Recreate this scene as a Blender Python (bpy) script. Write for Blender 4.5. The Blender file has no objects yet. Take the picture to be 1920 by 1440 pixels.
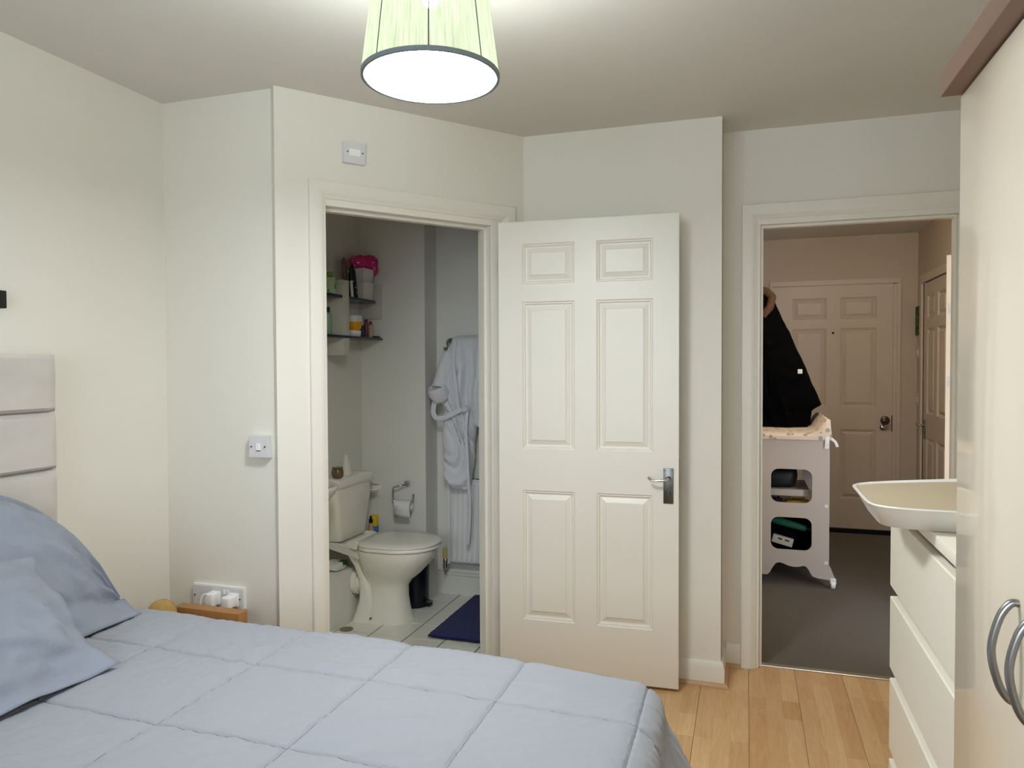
import bpy, bmesh, math, random
from mathutils import Vector, Matrix, noise
random.seed(7)
sc = bpy.context.scene
C = sc.collection

# ---------------------------------------------------------------- camera
def setup_camera():
    yaw, pit, rol = math.radians(-17.8445), math.radians(1.37327), math.radians(-0.2249)
    fw = Vector((math.sin(yaw)*math.cos(pit), math.cos(yaw)*math.cos(pit), -math.sin(pit)))
    r = Vector((math.cos(yaw), -math.sin(yaw), 0)); u = r.cross(fw)
    r2 = r*math.cos(rol)+u*math.sin(rol); u2 = -r*math.sin(rol)+u*math.cos(rol)
    cd = bpy.data.cameras.new('camera'); co = bpy.data.objects.new('camera', cd); C.objects.link(co)
    m = Matrix((r2, u2, -fw)).transposed().to_4x4(); m.translation = Vector((0, 0, 1.37))
    co.matrix_world = m
    cd.sensor_fit = 'HORIZONTAL'; cd.sensor_width = 36.0; cd.lens = 1364.55/1920*36
    cd.clip_start = 0.02
    sc.camera = co
setup_camera()
# ---------------------------------------------------------------- world, light levels, exposure
w = bpy.data.worlds.new('world'); sc.world = w; w.use_nodes = True
w.node_tree.nodes['Background'].inputs[0].default_value = (0.84, 0.94, 1.08, 1)   # even overcast sky, reaches the room through the rear window
w.node_tree.nodes['Background'].inputs[1].default_value = 6.0
w.cycles.sampling_method = 'MANUAL'; w.cycles.sample_map_resolution = 64
WIN = (-1.45, .34, .95, 2.12)       # the bedroom window in the rear wall: x0, x1, z0, z1
pd = bpy.data.lights.new('window_portal', 'AREA'); pd.shape = 'RECTANGLE'; pd.size = WIN[1]-WIN[0]; pd.size_y = WIN[3]-WIN[2]; pd.cycles.is_portal = True
po = bpy.data.objects.new('window_portal', pd); C.objects.link(po); po.location = ((WIN[0]+WIN[1])/2, -1.16, (WIN[2]+WIN[3])/2); po.rotation_euler = (math.pi/2, 0, 0)
LAMP_DISC = 76.0          # radiance of the pendant's diffuser
LAMP_SHADE = .7          # glow of the sheer pleated shade
LAMP_BULB = 1000.0        # radiance of the bulb inside, shining through the sheer shade
HALL_DISC = 42.0          # the hall's flush ceiling light (warm)
sc.cycles.max_bounces = 10; sc.cycles.diffuse_bounces = 7; sc.cycles.glossy_bounces = 4; sc.cycles.transmission_bounces = 4; sc.cycles.transparent_max_bounces = 6
sc.cycles.use_light_tree = False; sc.cycles.caustics_reflective = False; sc.cycles.caustics_refractive = False
sc.view_settings.view_transform = 'Standard'
sc.view_settings.look = 'None'
sc.view_settings.exposure = 0.2
sc.view_settings.gamma = 1.0
sc.view_settings.use_curve_mapping = False

# ---------------------------------------------------------------- materials
def lin(c):
    return tuple(((v/255)/12.92 if v/255 <= .04045 else ((v/255+.055)/1.055)**2.4) for v in c)
MATS = {}
def mat(name, rgb, rough=.6, metal=0., bump=0., bscale=200., var=0., vscale=3., coat=0., sheen=0., trans=0., ior=1.45, alpha=1., stretch=None, spec=.5, emit=None, emitc=None, srgb=True):
    m = bpy.data.materials.new(name); m.use_nodes = True
    nt = m.node_tree; N = nt.nodes; L = nt.links
    b = N['Principled BSDF']
    c = lin(rgb) if srgb else rgb
    b.inputs['Base Color'].default_value = (*c, 1); b.inputs['Roughness'].default_value = rough
    b.inputs['Metallic'].default_value = metal; b.inputs['Coat Weight'].default_value = coat
    b.inputs['Coat Roughness'].default_value = .08
    b.inputs['Sheen Weight'].default_value = sheen; b.inputs['Transmission Weight'].default_value = trans
    b.inputs['IOR'].default_value = ior; b.inputs['Alpha'].default_value = alpha
    b.inputs['Specular IOR Level'].default_value = spec
    if emit:
        b.inputs['Emission Color'].default_value = (*(emitc or c), 1); b.inputs['Emission Strength'].default_value = emit
    if bump or var:
        tc = N.new('ShaderNodeTexCoord'); mp = N.new('ShaderNodeMapping'); L.new(tc.outputs['Object'], mp.inputs[0])
        if stretch: mp.inputs['Scale'].default_value = stretch
    if var:
        n = N.new('ShaderNodeTexNoise'); n.inputs['Scale'].default_value = vscale; n.inputs['Detail'].default_value = 5
        L.new(mp.outputs[0], n.inputs['Vector'])
        mx = N.new('ShaderNodeMix'); mx.data_type = 'RGBA'
        mx.inputs[6].default_value = (*[max(0, v*(1-var)) for v in c], 1); mx.inputs[7].default_value = (*[min(1, v*(1+var)) for v in c], 1)
        L.new(n.outputs['Fac'], mx.inputs[0]); L.new(mx.outputs[2], b.inputs['Base Color'])
    if bump:
        n = N.new('ShaderNodeTexNoise'); n.inputs['Scale'].default_value = bscale; n.inputs['Detail'].default_value = 3
        L.new(mp.outputs[0], n.inputs['Vector'])
        bp = N.new('ShaderNodeBump'); bp.inputs['Strength'].default_value = bump; bp.inputs['Distance'].default_value = .004
        L.new(n.outputs['Fac'], bp.inputs['Height']); L.new(bp.outputs[0], b.inputs['Normal'])
    MATS[name] = m
    return m
mat('wall_paint', (226, 223, 212), .7, bump=.08, bscale=120, var=.025, vscale=1.6)
mat('wall_bath', (226, 225, 217), .6, bump=.06, bscale=120, var=.03, vscale=1.6)
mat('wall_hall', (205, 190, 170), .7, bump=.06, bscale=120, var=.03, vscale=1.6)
mat('ceiling_paint', (216, 213, 207), .8, bump=.06, bscale=140, var=.02, vscale=1.2)
mat('gloss_white', (228, 225, 214), .35, bump=.03, bscale=60, var=.015, vscale=4)
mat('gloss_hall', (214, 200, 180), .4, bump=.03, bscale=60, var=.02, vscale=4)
mat('carpet', (88, 77, 60), .95, bump=.9, bscale=420, var=.25, vscale=160, sheen=.2)
mat('grout', (46, 44, 40), .9)
mat('tile', (228, 228, 216), .18, var=.03, vscale=6)
mat('sub_floor', (110, 90, 65), .9)
mat('bead_wood', (196, 158, 118), .45, var=.12, vscale=30, stretch=(1, 1, 6))
mat('porcelain', (240, 238, 226), .12, coat=.3)
mat('seat_plastic', (238, 236, 224), .2)
mat('chrome', (205, 205, 205), .15, metal=1.)
mat('brushed', (120, 120, 116), .32, metal=1., bump=.1, bscale=200, stretch=(1, 1, .05))
mat('steel', (160, 160, 160), .3, metal=1.)
mat('black', (12, 12, 12), .5)
mat('black_gap', (8, 8, 8), .9)
mat('plastic_white', (214, 214, 214), .35)
mat('plastic_bright', (240, 240, 238), .3)
mat('navy_mat', (8, 20, 92), .95, bump=1., bscale=180, var=.35, vscale=25, stretch=(1, 3, 1), sheen=.1)
mat('navy_bin', (10, 18, 34), .35)
mat('robe', (226, 228, 232), .95, bump=.8, bscale=260, var=.05, vscale=8, sheen=.3)
mat('radiator', (225, 226, 224), .35)
mat('cord_white', (235, 235, 230), .5)
mat('duvet', (146, 150, 157), .85, bump=.15, bscale=500, var=.03, vscale=5, sheen=.15)
mat('pillow', (134, 141, 153), .85, bump=.15, bscale=500, var=.03, vscale=6, sheen=.15)
mat('velvet', (194, 188, 180), .8, bump=.12, bscale=300, var=.16, vscale=7, sheen=.7, stretch=(1, 1, 2))
mat('stitch', (104, 109, 118), .9)
mat('divan', (120, 120, 125), .9)
mat('mattress', (225, 222, 215), .9)
mat('oak', (168, 122, 74), .5, var=.14, vscale=22, stretch=(.3, 4, 4))
mat('amber', (226, 190, 118), .06, trans=.45, ior=1.25, var=.2, vscale=40, bump=.5, bscale=60)
mat('wardrobe_gloss', (226, 215, 194), .3, coat=.7, var=.02, vscale=2)
mat('wardrobe_inner', (235, 232, 226), .4)
mat('cornice', (136, 108, 93), .45, var=.05, vscale=8)
mat('dresser_white', (238, 234, 220), .38)
mat('tray_white', (232, 230, 224), .3)
mat('beige_reflection', (192, 178, 150), .7, var=.04, vscale=10)  # warm reflected tint put into a base colour, for the tray's inside
mat('coat_black', (4, 4, 5), .95, spec=.08)
mat('fur', (92, 66, 46), .95, bump=1., bscale=120, var=.5, vscale=60)
mat('badge', (225, 225, 222), .5)
mat('table_white', (198, 186, 175), .4)
mat('glass_shelf', (12, 44, 56), .1)
mat('shelf_white', (205, 203, 190), .4)
mat('pot_white', (215, 213, 208), .35)
mat('yellow_liq', (226, 160, 20), .25)
mat('jar_white', (215, 218, 215), .35)
mat('teal_dark', (10, 34, 44), .3)
mat('wood_brush', (112, 92, 76), .5, var=.15, vscale=30)
mat('green_soft', (120, 160, 70), .5)
mat('plum', (110, 50, 74), .3)
mat('pale_green', (140, 165, 150), .3)
mat('can_yellow', (225, 190, 20), .35)
mat('can_blue', (70, 120, 180), .35, var=.25, vscale=20)
mat('peach', (196, 160, 128), .35)
mat('cone_white', (226, 222, 205), .5)
mat('brown_jar', (110, 88, 60), .3, coat=.4)
mat('wipes_white', (215, 220, 210), .4)
mat('wipes_green', (40, 90, 55), .4)
mat('wipes_pink', (215, 120, 150), .4)
mat('paper', (228, 228, 226), .95, bump=.3, bscale=300)
mat('brown_knob', (70, 44, 26), .25, coat=.5)
mat('brass_dull', (120, 112, 92), .35, metal=1.)
mat('green_umbrella', (20, 92, 66), .6)
mat('yellow_pouch', (170, 140, 60), .7)
mat('box_grey', (190, 184, 172), .6)
mat('box_dark', (40, 38, 36), .6)
mat('picture_frame', (60, 74, 34), .6)
mat('door_edge', (214, 194, 168), .5)
mat('lamp_rim', (120, 132, 132), .7)
mat('lamp_rib', (70, 78, 66), .8)
mat('valve_cream', (205, 190, 130), .5)
mat('silver_strip', (190, 185, 175), .35, metal=1.)

def emis(name, col, strength):
    m = bpy.data.materials.new(name); m.use_nodes = True; nt = m.node_tree
    nt.nodes.remove(nt.nodes['Principled BSDF'])
    e = nt.nodes.new('ShaderNodeEmission'); e.inputs[0].default_value = (*col, 1); e.inputs[1].default_value = strength
    nt.links.new(e.outputs[0], nt.nodes['Material Output'].inputs[0]); MATS[name] = m; return m
emis('lamp_diffuser', (.96, .99, 1.03), LAMP_DISC)
emis('bulb_glow', (.96, .99, 1.03), LAMP_BULB)
emis('hall_glow', (1.0, .88, .71), HALL_DISC)

def shade_mat():
    """sheer gathered threads: they glow pale green and let part of the bulb's light through"""
    m = bpy.data.materials.new('lamp_shade'); m.use_nodes = True; nt = m.node_tree; N = nt.nodes; L = nt.links
    N.remove(N['Principled BSDF'])
    tc = N.new('ShaderNodeTexCoord'); sp = N.new('ShaderNodeSeparateXYZ'); L.new(tc.outputs['Object'], sp.inputs[0])
    at = N.new('ShaderNodeMath'); at.operation = 'ARCTAN2'; L.new(sp.outputs[0], at.inputs[0]); L.new(sp.outputs[1], at.inputs[1])
    cb = N.new('ShaderNodeCombineXYZ'); L.new(at.outputs[0], cb.inputs[0])
    mz = N.new('ShaderNodeMath'); mz.operation = 'MULTIPLY'; mz.inputs[1].default_value = .25; L.new(sp.outputs[2], mz.inputs[0]); L.new(mz.outputs[0], cb.inputs[1])
    n = N.new('ShaderNodeTexNoise'); n.inputs['Scale'].default_value = 26; n.inputs['Detail'].default_value = 6; n.inputs['Roughness'].default_value = .75
    L.new(cb.outputs[0], n.inputs['Vector'])
    cr = N.new('ShaderNodeValToRGB'); cr.color_ramp.elements[0].position = .34; cr.color_ramp.elements[1].position = .62
    cr.color_ramp.elements[0].color = (.52, .62, .40, 1); cr.color_ramp.elements[1].color = (.92, 1., .74, 1)
    L.new(n.outputs['Fac'], cr.inputs[0])
    em = N.new('ShaderNodeEmission'); em.inputs[1].default_value = LAMP_SHADE; L.new(cr.outputs[0], em.inputs[0])
    tr = N.new('ShaderNodeBsdfTransparent'); tr.inputs[0].default_value = (.34, .36, .33, 1)
    ad = N.new('ShaderNodeAddShader'); L.new(em.outputs[0], ad.inputs[0]); L.new(tr.outputs[0], ad.inputs[1])
    L.new(ad.outputs[0], N['Material Output'].inputs[0])
    m.cycles.emission_sampling = 'NONE'
    MATS['lamp_shade'] = m
shade_mat()
def window_glass():
    m = bpy.data.materials.new('window_glass'); m.use_nodes = True; nt = m.node_tree; N = nt.nodes; L = nt.links
    N.remove(N['Principled BSDF']); tr = N.new('ShaderNodeBsdfTransparent'); gl_ = N.new('ShaderNodeBsdfGlossy'); gl_.inputs['Roughness'].default_value = .02
    fr = N.new('ShaderNodeFresnel'); fr.inputs[0].default_value = 1.3; mx = N.new('ShaderNodeMixShader')
    L.new(fr.outputs[0], mx.inputs[0]); L.new(tr.outputs[0], mx.inputs[1]); L.new(gl_.outputs[0], mx.inputs[2]); L.new(mx.outputs[0], N['Material Output'].inputs[0]); MATS['window_glass'] = m
window_glass()

def plank_mat():
    m = bpy.data.materials.new('laminate'); m.use_nodes = True; nt = m.node_tree; N = nt.nodes; L = nt.links
    b = N['Principled BSDF']; b.inputs['Roughness'].default_value = .38
    tc = N.new('ShaderNodeTexCoord'); oi = N.new('ShaderNodeObjectInfo')
    sp = N.new('ShaderNodeSeparateXYZ'); L.new(tc.outputs['Object'], sp.inputs[0])
    ad = N.new('ShaderNodeMath'); ad.operation = 'MULTIPLY_ADD'; ad.inputs[1].default_value = 37.; L.new(oi.outputs['Random'], ad.inputs[0]); L.new(sp.outputs[1], ad.inputs[2])
    cb = N.new('ShaderNodeCombineXYZ'); L.new(ad.outputs[0], cb.inputs[0]); L.new(sp.outputs[0], cb.inputs[1])
    br = N.new('ShaderNodeTexBrick'); L.new(cb.outputs[0], br.inputs['Vector'])
    br.inputs['Scale'].default_value = 1.; br.inputs['Brick Width'].default_value = .44; br.inputs['Row Height'].default_value = .065
    br.inputs['Mortar Size'].default_value = .0006; br.offset = .37; br.inputs['Mortar Smooth'].default_value = .3
    br.inputs['Color1'].default_value = (*lin((222, 188, 140)), 1); br.inputs['Color2'].default_value = (*lin((202, 160, 110)), 1)
    br.inputs['Mortar'].default_value = (*lin((186, 146, 100)), 1)
    mp = N.new('ShaderNodeMapping'); mp.inputs['Scale'].default_value = (1.6, 14, 1); L.new(cb.outputs[0], mp.inputs[0])
    n = N.new('ShaderNodeTexNoise'); n.inputs['Scale'].default_value = 3.; n.inputs['Detail'].default_value = 8; n.inputs['Distortion'].default_value = 1.6; L.new(mp.outputs[0], n.inputs['Vector'])
    mx = N.new('ShaderNodeMix'); mx.data_type = 'RGBA'; mx.blend_type = 'MULTIPLY'; mx.inputs[0].default_value = .55
    cr = N.new('ShaderNodeValToRGB'); cr.color_ramp.elements[0].position = .3; cr.color_ramp.elements[1].position = .7
    cr.color_ramp.elements[0].color = (.72, .62, .5, 1); cr.color_ramp.elements[1].color = (1, 1, 1, 1)
    L.new(n.outputs['Fac'], cr.inputs[0]); L.new(br.outputs['Color'], mx.inputs[6]); L.new(cr.outputs[0], mx.inputs[7]); L.new(mx.outputs[2], b.inputs['Base Color'])
    MATS['laminate'] = m
plank_mat()

def voronoi_mat(name, base, spot, scale, thr, rough=.8):
    m = bpy.data.materials.new(name); m.use_nodes = True; nt = m.node_tree; N = nt.nodes; L = nt.links
    b = N['Principled BSDF']; b.inputs['Roughness'].default_value = rough
    tc = N.new('ShaderNodeTexCoord'); v = N.new('ShaderNodeTexVoronoi'); v.inputs['Scale'].default_value = scale; L.new(tc.outputs['Object'], v.inputs['Vector'])
    cr = N.new('ShaderNodeValToRGB'); cr.color_ramp.interpolation = 'CONSTANT'
    cr.color_ramp.elements[0].color = (*lin(spot), 1); cr.color_ramp.elements[1].color = (*lin(base), 1); cr.color_ramp.elements[1].position = thr
    L.new(v.outputs['Distance'], cr.inputs[0]); L.new(cr.outputs[0], b.inputs['Base Color']); MATS[name] = m
voronoi_mat('pink_dots', (200, 40, 120), (240, 200, 220), 26, .2)
voronoi_mat('mat_print', (226, 210, 192), (168, 158, 146), 22, .3)
voronoi_mat('leaf_print', (170, 190, 150), (90, 140, 50), 24, .32)
voronoi_mat('picture_print', (58, 72, 30), (110, 140, 60), 22, .35)
voronoi_mat('print_dark', (16, 20, 26), (120, 120, 115), 40, .22)

# ---------------------------------------------------------------- mesh helpers
ORG = {}
def fin(o, me, smooth=40):
    if smooth:
        for p in me.polygons: p.use_smooth = True
        me.set_sharp_from_angle(angle=math.radians(smooth))
def tag(o, label=None, cat=None, group=None, kind=None):
    if label: o['label'] = label
    if cat: o['category'] = cat
    if group: o['group'] = group
    if kind: o['kind'] = kind
    return o
def obj(name, bm, m, parent=None, smooth=40, label=None, cat=None, group=None, kind=None, origin=None):
    """bm in world coordinates (or in the parent's local frame when the parent is a rotated thing)"""
    off = ORG[parent.name] if parent else Vector(origin or (0, 0, 0))
    if off.length: bmesh.ops.translate(bm, verts=bm.verts, vec=-off)
    bmesh.ops.recalc_face_normals(bm, faces=bm.faces)
    me = bpy.data.meshes.new(name); bm.to_mesh(me); bm.free()
    me.materials.append(MATS[m] if isinstance(m, str) else m)
    o = bpy.data.objects.new(name, me); C.objects.link(o); fin(o, me, smooth)
    if parent:
        o.parent = parent; ORG[o.name] = off.copy()
    else:
        o.location = off; ORG[o.name] = off.copy()
    return tag(o, label, cat, group, kind)
def thing(name, loc, label=None, cat=None, group=None, kind=None, rotz=None):
    o = bpy.data.objects.new(name, None); C.objects.link(o); o.location = loc; o.empty_display_size = .05
    ORG[o.name] = Vector(loc)
    if rotz is not None:
        o.rotation_euler = (0, 0, rotz); ORG[o.name] = Vector((0, 0, 0))
    return tag(o, label, cat, group, kind)
def B(): return bmesh.new()
def box(bm, x0, x1, y0, y1, z0, z1, bev=0, seg=2):
    vs = [bm.verts.new((x, y, z)) for x in (x0, x1) for y in (y0, y1) for z in (z0, z1)]
    q = [(0, 1, 3, 2), (4, 6, 7, 5), (0, 4, 5, 1), (2, 3, 7, 6), (0, 2, 6, 4), (1, 5, 7, 3)]
    fs = [bm.faces.new([vs[i] for i in f]) for f in q]
    if bev:
        es = list({e for f in fs for e in f.edges})
        bmesh.ops.bevel(bm, geom=es, offset=bev, segments=seg, affect='EDGES', profile=.5, clamp_overlap=True)
    return bm
def bx(*a, **k): return box(B(), *a, **k)
def loft(bm, rings, cap=True, closed=True):
    R = [[bm.verts.new(p) for p in r] for r in rings]
    n = len(R[0])
    for a, b in zip(R, R[1:]):
        for i in range(n if closed else n-1):
            j = (i+1) % n
            bm.faces.new((a[i], a[j], b[j], b[i]))
    if cap and closed:
        bm.faces.new(R[0][::-1]); bm.faces.new(R[-1])
    return bm
def frame(d):
    d = Vector(d).normalized(); up = Vector((0, 0, 1)) if abs(d.z) < .9 else Vector((1, 0, 0))
    a = d.cross(up).normalized(); return a, a.cross(d).normalized()
def tube(bm, pts, r, n=10, cap=True):
    pts = [Vector(p) for p in pts]; rings = []
    rr = r if isinstance(r, (list, tuple)) else [r]*len(pts)
    a = None
    for i, p in enumerate(pts):
        d = (pts[min(i+1, len(pts)-1)]-pts[max(i-1, 0)]).normalized()
        if a is None: a, b = frame(d)
        else:
            a = (a-d*a.dot(d)).normalized(); b = a.cross(d).normalized()
        rings.append([p+(a*math.cos(2*math.pi*k/n)+b*math.sin(2*math.pi*k/n))*rr[i] for k in range(n)])
    return loft(bm, rings, cap)
def lathe(bm, prof, c=(0, 0, 0), axis='z', n=32, cap=True):
    c = Vector(c); rings = []
    for r, h in prof:
        ring = []
        for k in range(n):
            a = 2*math.pi*k/n; u, v = r*math.cos(a), r*math.sin(a)
            ring.append(c+(Vector((u, v, h)) if axis == 'z' else Vector((h, u, v)) if axis == 'x' else Vector((u, h, v))))
        rings.append(ring)
    return loft(bm, rings, cap)
def smooth_path(pts, n=8):
    P = [Vector(p) for p in pts]; out = []
    for i in range(len(P)-1):
        p0, p1, p2, p3 = P[max(i-1, 0)], P[i], P[i+1], P[min(i+2, len(P)-1)]
        for k in range(n):
            t = k/n
            out.append(.5*((2*p1)+(p2-p0)*t+(2*p0-5*p1+4*p2-p3)*t*t+(3*p1-p0-3*p2+p3)*t**3))
    out.append(P[-1]); return out
def prism(bm, poly, axis, a0, a1):
    """poly: list of 2-D points; extruded along axis ('x': (y,z), 'y': (x,z), 'z': (x,y))"""
    f = {'x': lambda p, a: (a, p[0], p[1]), 'y': lambda p, a: (p[0], a, p[1]), 'z': lambda p, a: (p[0], p[1], a)}[axis]
    return loft(bm, [[f(p, a0) for p in poly], [f(p, a1) for p in poly]])
def interp(xs, ys, x):
    if x <= xs[0]: return ys[0]
    for i in range(len(xs)-1):
        if x <= xs[i+1]:
            t = (x-xs[i])/(xs[i+1]-xs[i]); return ys[i]+(ys[i+1]-ys[i])*t
    return ys[-1]
def copy_tree(o, parent=None):
    c = o.copy(); C.objects.link(c); c.parent = parent; ORG[c.name] = ORG[o.name].copy()
    for ch in list(o.children): copy_tree(ch, c)
    return c

# ================================================================ THE SHELL
CEIL = 2.42
XL, XR = -2.215, .92
YB, YD, YE = 2.355, 3.212, 3.446        # wall beside the bed, short wall behind the open door, wall with the hall doorway
YREAR = -1.1
C0 = Vector((-1.66, 2.355, 0)); C1 = Vector((-.975, YD, 0)); TC = (C1-C0).normalized(); NC = Vector((TC.y, -TC.x, 0))
LC = (C1-C0).length
S0 = -.008                               # shift so the measured door position holds on this wall
def cpt(s, d, z): return C0+TC*s+NC*d+Vector((0, 0, z))
def cbox(bm, s0, s1, d0, d1, z0, z1, bev=0):
    vs = [bm.verts.new(cpt(s, d, z)) for s in (s0, s1) for d in (d0, d1) for z in (z0, z1)]
    q = [(0, 1, 3, 2), (4, 6, 7, 5), (0, 4, 5, 1), (2, 3, 7, 6), (0, 2, 6, 4), (1, 5, 7, 3)]
    fs = [bm.faces.new([vs[i] for i in f]) for f in q]
    if bev: bmesh.ops.bevel(bm, geom=list({e for f in fs for e in f.edges}), offset=bev, segments=2, affect='EDGES', clamp_overlap=True)
    return bm
def struct(name, bm, m, smooth=0, label=None): return obj(name, bm, m, None, smooth, label=label, kind='structure')

struct('ceiling', bx(-2.4, 1.5, YREAR-.1, 6.7, CEIL, CEIL+.1), 'ceiling_paint')
floor = struct('floor', bx(XL-.1, XR+.1, YREAR-.1, 3.5, -.1, -.012), 'sub_floor')
# laminate planks, each a piece of the floor
PW, PLN = .1955, 1.28
pm = None
row = 0
x = .0145-PW*12
while x < XR:
    off = [0, .55, .98, .3, .77][row % 5]
    y = YREAR-off
    while y < 3.47:
        x1 = min(x+PW, XR); xm = (x+x1)/2
        lim = YB+.05 if xm < C0.x-.1 else YD+.05 if xm < -.1 else 3.475
        y0, y1 = max(y, YREAR), min(y+PLN, lim)
        cut = C0.x-.3 < xm < C1.x+.15 and y1 > YB-.3
        if y1-y0 > .02 and x1 > XL:
            full = not cut and abs(y1-y0-PLN) < 1e-4 and abs(x1-x-PW) < 1e-4
            if full and pm is not None:
                o = bpy.data.objects.new('plank', pm); C.objects.link(o)
            else:
                g = .0004
                bmq = bx(g, x1-x-g, y0-y+g, y1-y-g, -.012, 0, bev=.0012, seg=1)
                if cut:
                    q = C0-NC*.05-Vector((x, y, 0))
                    bmesh.ops.bisect_plane(bmq, geom=bmq.verts[:]+bmq.edges[:]+bmq.faces[:], plane_co=q, plane_no=-NC, clear_outer=True)
                o = obj('plank', bmq, 'laminate', None, 0)
                if full: pm = o.data
            o.location = (x, y, 0); o.parent = floor
        y += PLN
    x += PW; row += 1

wl = struct('wall_left', bx(XL-.1, XL, YREAR-.1, 4.2, -.1, CEIL+.02), 'wall_paint')
struct('wall_bedside', bx(XL, C0.x-.02, YB, YB+.1, -.1, CEIL+.02), 'wall_paint')
# angled wall with the bathroom doorway
bm = B(); T = .11
oL, oR, oT = .135, .945, 2.018
cbox(bm, -.03, oL, -T, 0, -.1, CEIL+.02); cbox(bm, oR, LC+.05, -T, 0, -.1, CEIL+.02); cbox(bm, oL, oR, -T, 0, oT, CEIL+.02)
struct('wall_angled', bm, 'wall_paint')
bm = B(); box(bm, C1.x-.02, -.10, YD, YD+.1, -.1, CEIL+.02); box(bm, -.2, -.10, YD+.05, YE+.1, -.1, CEIL+.02)
struct('wall_back', bm, 'wall_paint')
hL, hR, hT = .044, .850, 2.016
bm = B(); box(bm, -.12, hL, YE, YE+.1, -.1, CEIL+.02); box(bm, hR, XR+.1, YE, YE+.1, -.1, CEIL+.02); box(bm, hL, hR, YE, YE+.1, hT, CEIL+.02)
struct('wall_hall_doorway', bm, 'wall_paint')
struct('wall_right', bx(XR, XR+.1, YREAR-.1, YE+.1, -.1, CEIL+.02), 'wall_paint')
bm = B(); a0, a1, b0, b1 = WIN
box(bm, XL-.1, a0, YREAR-.1, YREAR, -.1, CEIL+.02); box(bm, a1, XR+.1, YREAR-.1, YREAR, -.1, CEIL+.02)
box(bm, a0, a1, YREAR-.1, YREAR, -.1, b0); box(bm, a0, a1, YREAR-.1, YREAR, b1, CEIL+.02)
struct('wall_rear', bm, 'wall_paint')
wn = thing('window_1', ((a0+a1)/2, YREAR-.06, b0), kind='structure', label='white framed bedroom window in the rear wall')
for fx0, fx1, fz0, fz1 in ((a0, a0+.05, b0, b1), (a1-.05, a1, b0, b1), (a0, a1, b0, b0+.05), (a0, a1, b1-.05, b1), ((a0+a1)/2-.03, (a0+a1)/2+.03, b0, b1)):
    obj('frame_bar', bx(fx0, fx1, YREAR-.09, YREAR-.04, fz0, fz1, bev=.004), 'gloss_white', wn, 0)
for fx0, fx1 in ((a0+.05, (a0+a1)/2-.03), ((a0+a1)/2+.03, a1-.05)):
    obj('pane', bx(fx0, fx1, YREAR-.067, YREAR-.063, b0+.05, b1-.05), 'window_glass', wn, 0)
obj('sill', bx(a0-.05, a1+.05, YREAR-.03, YREAR+.12, b0-.03, b0, bev=.004), 'gloss_white', wn, 0)

# architraves, linings and stops
def arch_profile(w=.067, t=.018):
    return [(0, 0), (w, 0), (w, .006), (w-.006, .010), (w-.014, .012), (w-.018, .0155), (w-.030, t), (.004, t), (0, t-.004)]
def casing(name, put, s0, s1, ztop, lin0, lin1, linT, stop, depth, label):
    """put(s, d, z) -> world; outer edges s0/s1/ztop; lining inner faces lin0/lin1/linT"""
    t = thing(name, put((s0+s1)/2, 0, 0), label=label, kind='structure')
    W = .067
    prof = arch_profile(W)      # first coordinate runs from the outer edge inwards
    # mitred legs and head
    rl = [[put(s0+p[0], p[1], 0) for p in prof], [put(s0+p[0], p[1], ztop-p[0]) for p in prof]]
    rr = [[put(s1-p[0], p[1], 0) for p in prof], [put(s1-p[0], p[1], ztop-p[0]) for p in prof]]
    rt = [[put(s0+p[0], p[1], ztop-p[0]) for p in prof], [put(s1-p[0], p[1], ztop-p[0]) for p in prof]]
    for r in (rl, rr, rt): obj('architrave', loft(B(), r), 'gloss_white', t, 30)
    def pb(a0, a1, d0, d1, z0, z1):
        bm = B(); vs = [bm.verts.new(put(s, d, z)) for s in (a0, a1) for d in (d0, d1) for z in (z0, z1)]
        fs = [bm.faces.new([vs[i] for i in f]) for f in [(0, 1, 3, 2), (4, 6, 7, 5), (0, 4, 5, 1), (2, 3, 7, 6), (0, 2, 6, 4), (1, 5, 7, 3)]]
        bmesh.ops.bevel(bm, geom=list({e for f in fs for e in f.edges}), offset=.0015, segments=1, affect='EDGES'); return bm
    th = .03
    obj('lining', pb(lin0-th, lin0, -depth, .001, 0, linT+th), 'gloss_white', t, 0)
    obj('lining', pb(lin1, lin1+th, -depth, .001, 0, linT+th), 'gloss_white', t, 0)
    obj('lining', pb(lin0, lin1, -depth, .001, linT, linT+th), 'gloss_white', t, 0)
    d0, d1 = stop
    sw = .013
    obj('door_stop', pb(lin0, lin0+sw, d0, d1, 0, linT-sw), 'gloss_white', t, 0)
    obj('door_stop', pb(lin1-sw, lin1, d0, d1, 0, linT-sw), 'gloss_white', t, 0)
    obj('door_stop', pb(lin0, lin1, d0, d1, linT-sw, linT), 'gloss_white', t, 0)
    return t
tb = casing('trim_1', lambda s, d, z: cpt(s, d, z), .096, 1.046, 2.092, .160, .921, 1.998, (-.075, -.04), .115, 'white painted door frame around the bathroom doorway')
th_ = casing('trim_2', lambda s, d, z: Vector((s, YE-d, z)), -.021, .915, 2.09, .058, .834, 1.998, (-.055, -.02), .11, 'white painted door frame around the hall doorway')

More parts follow.
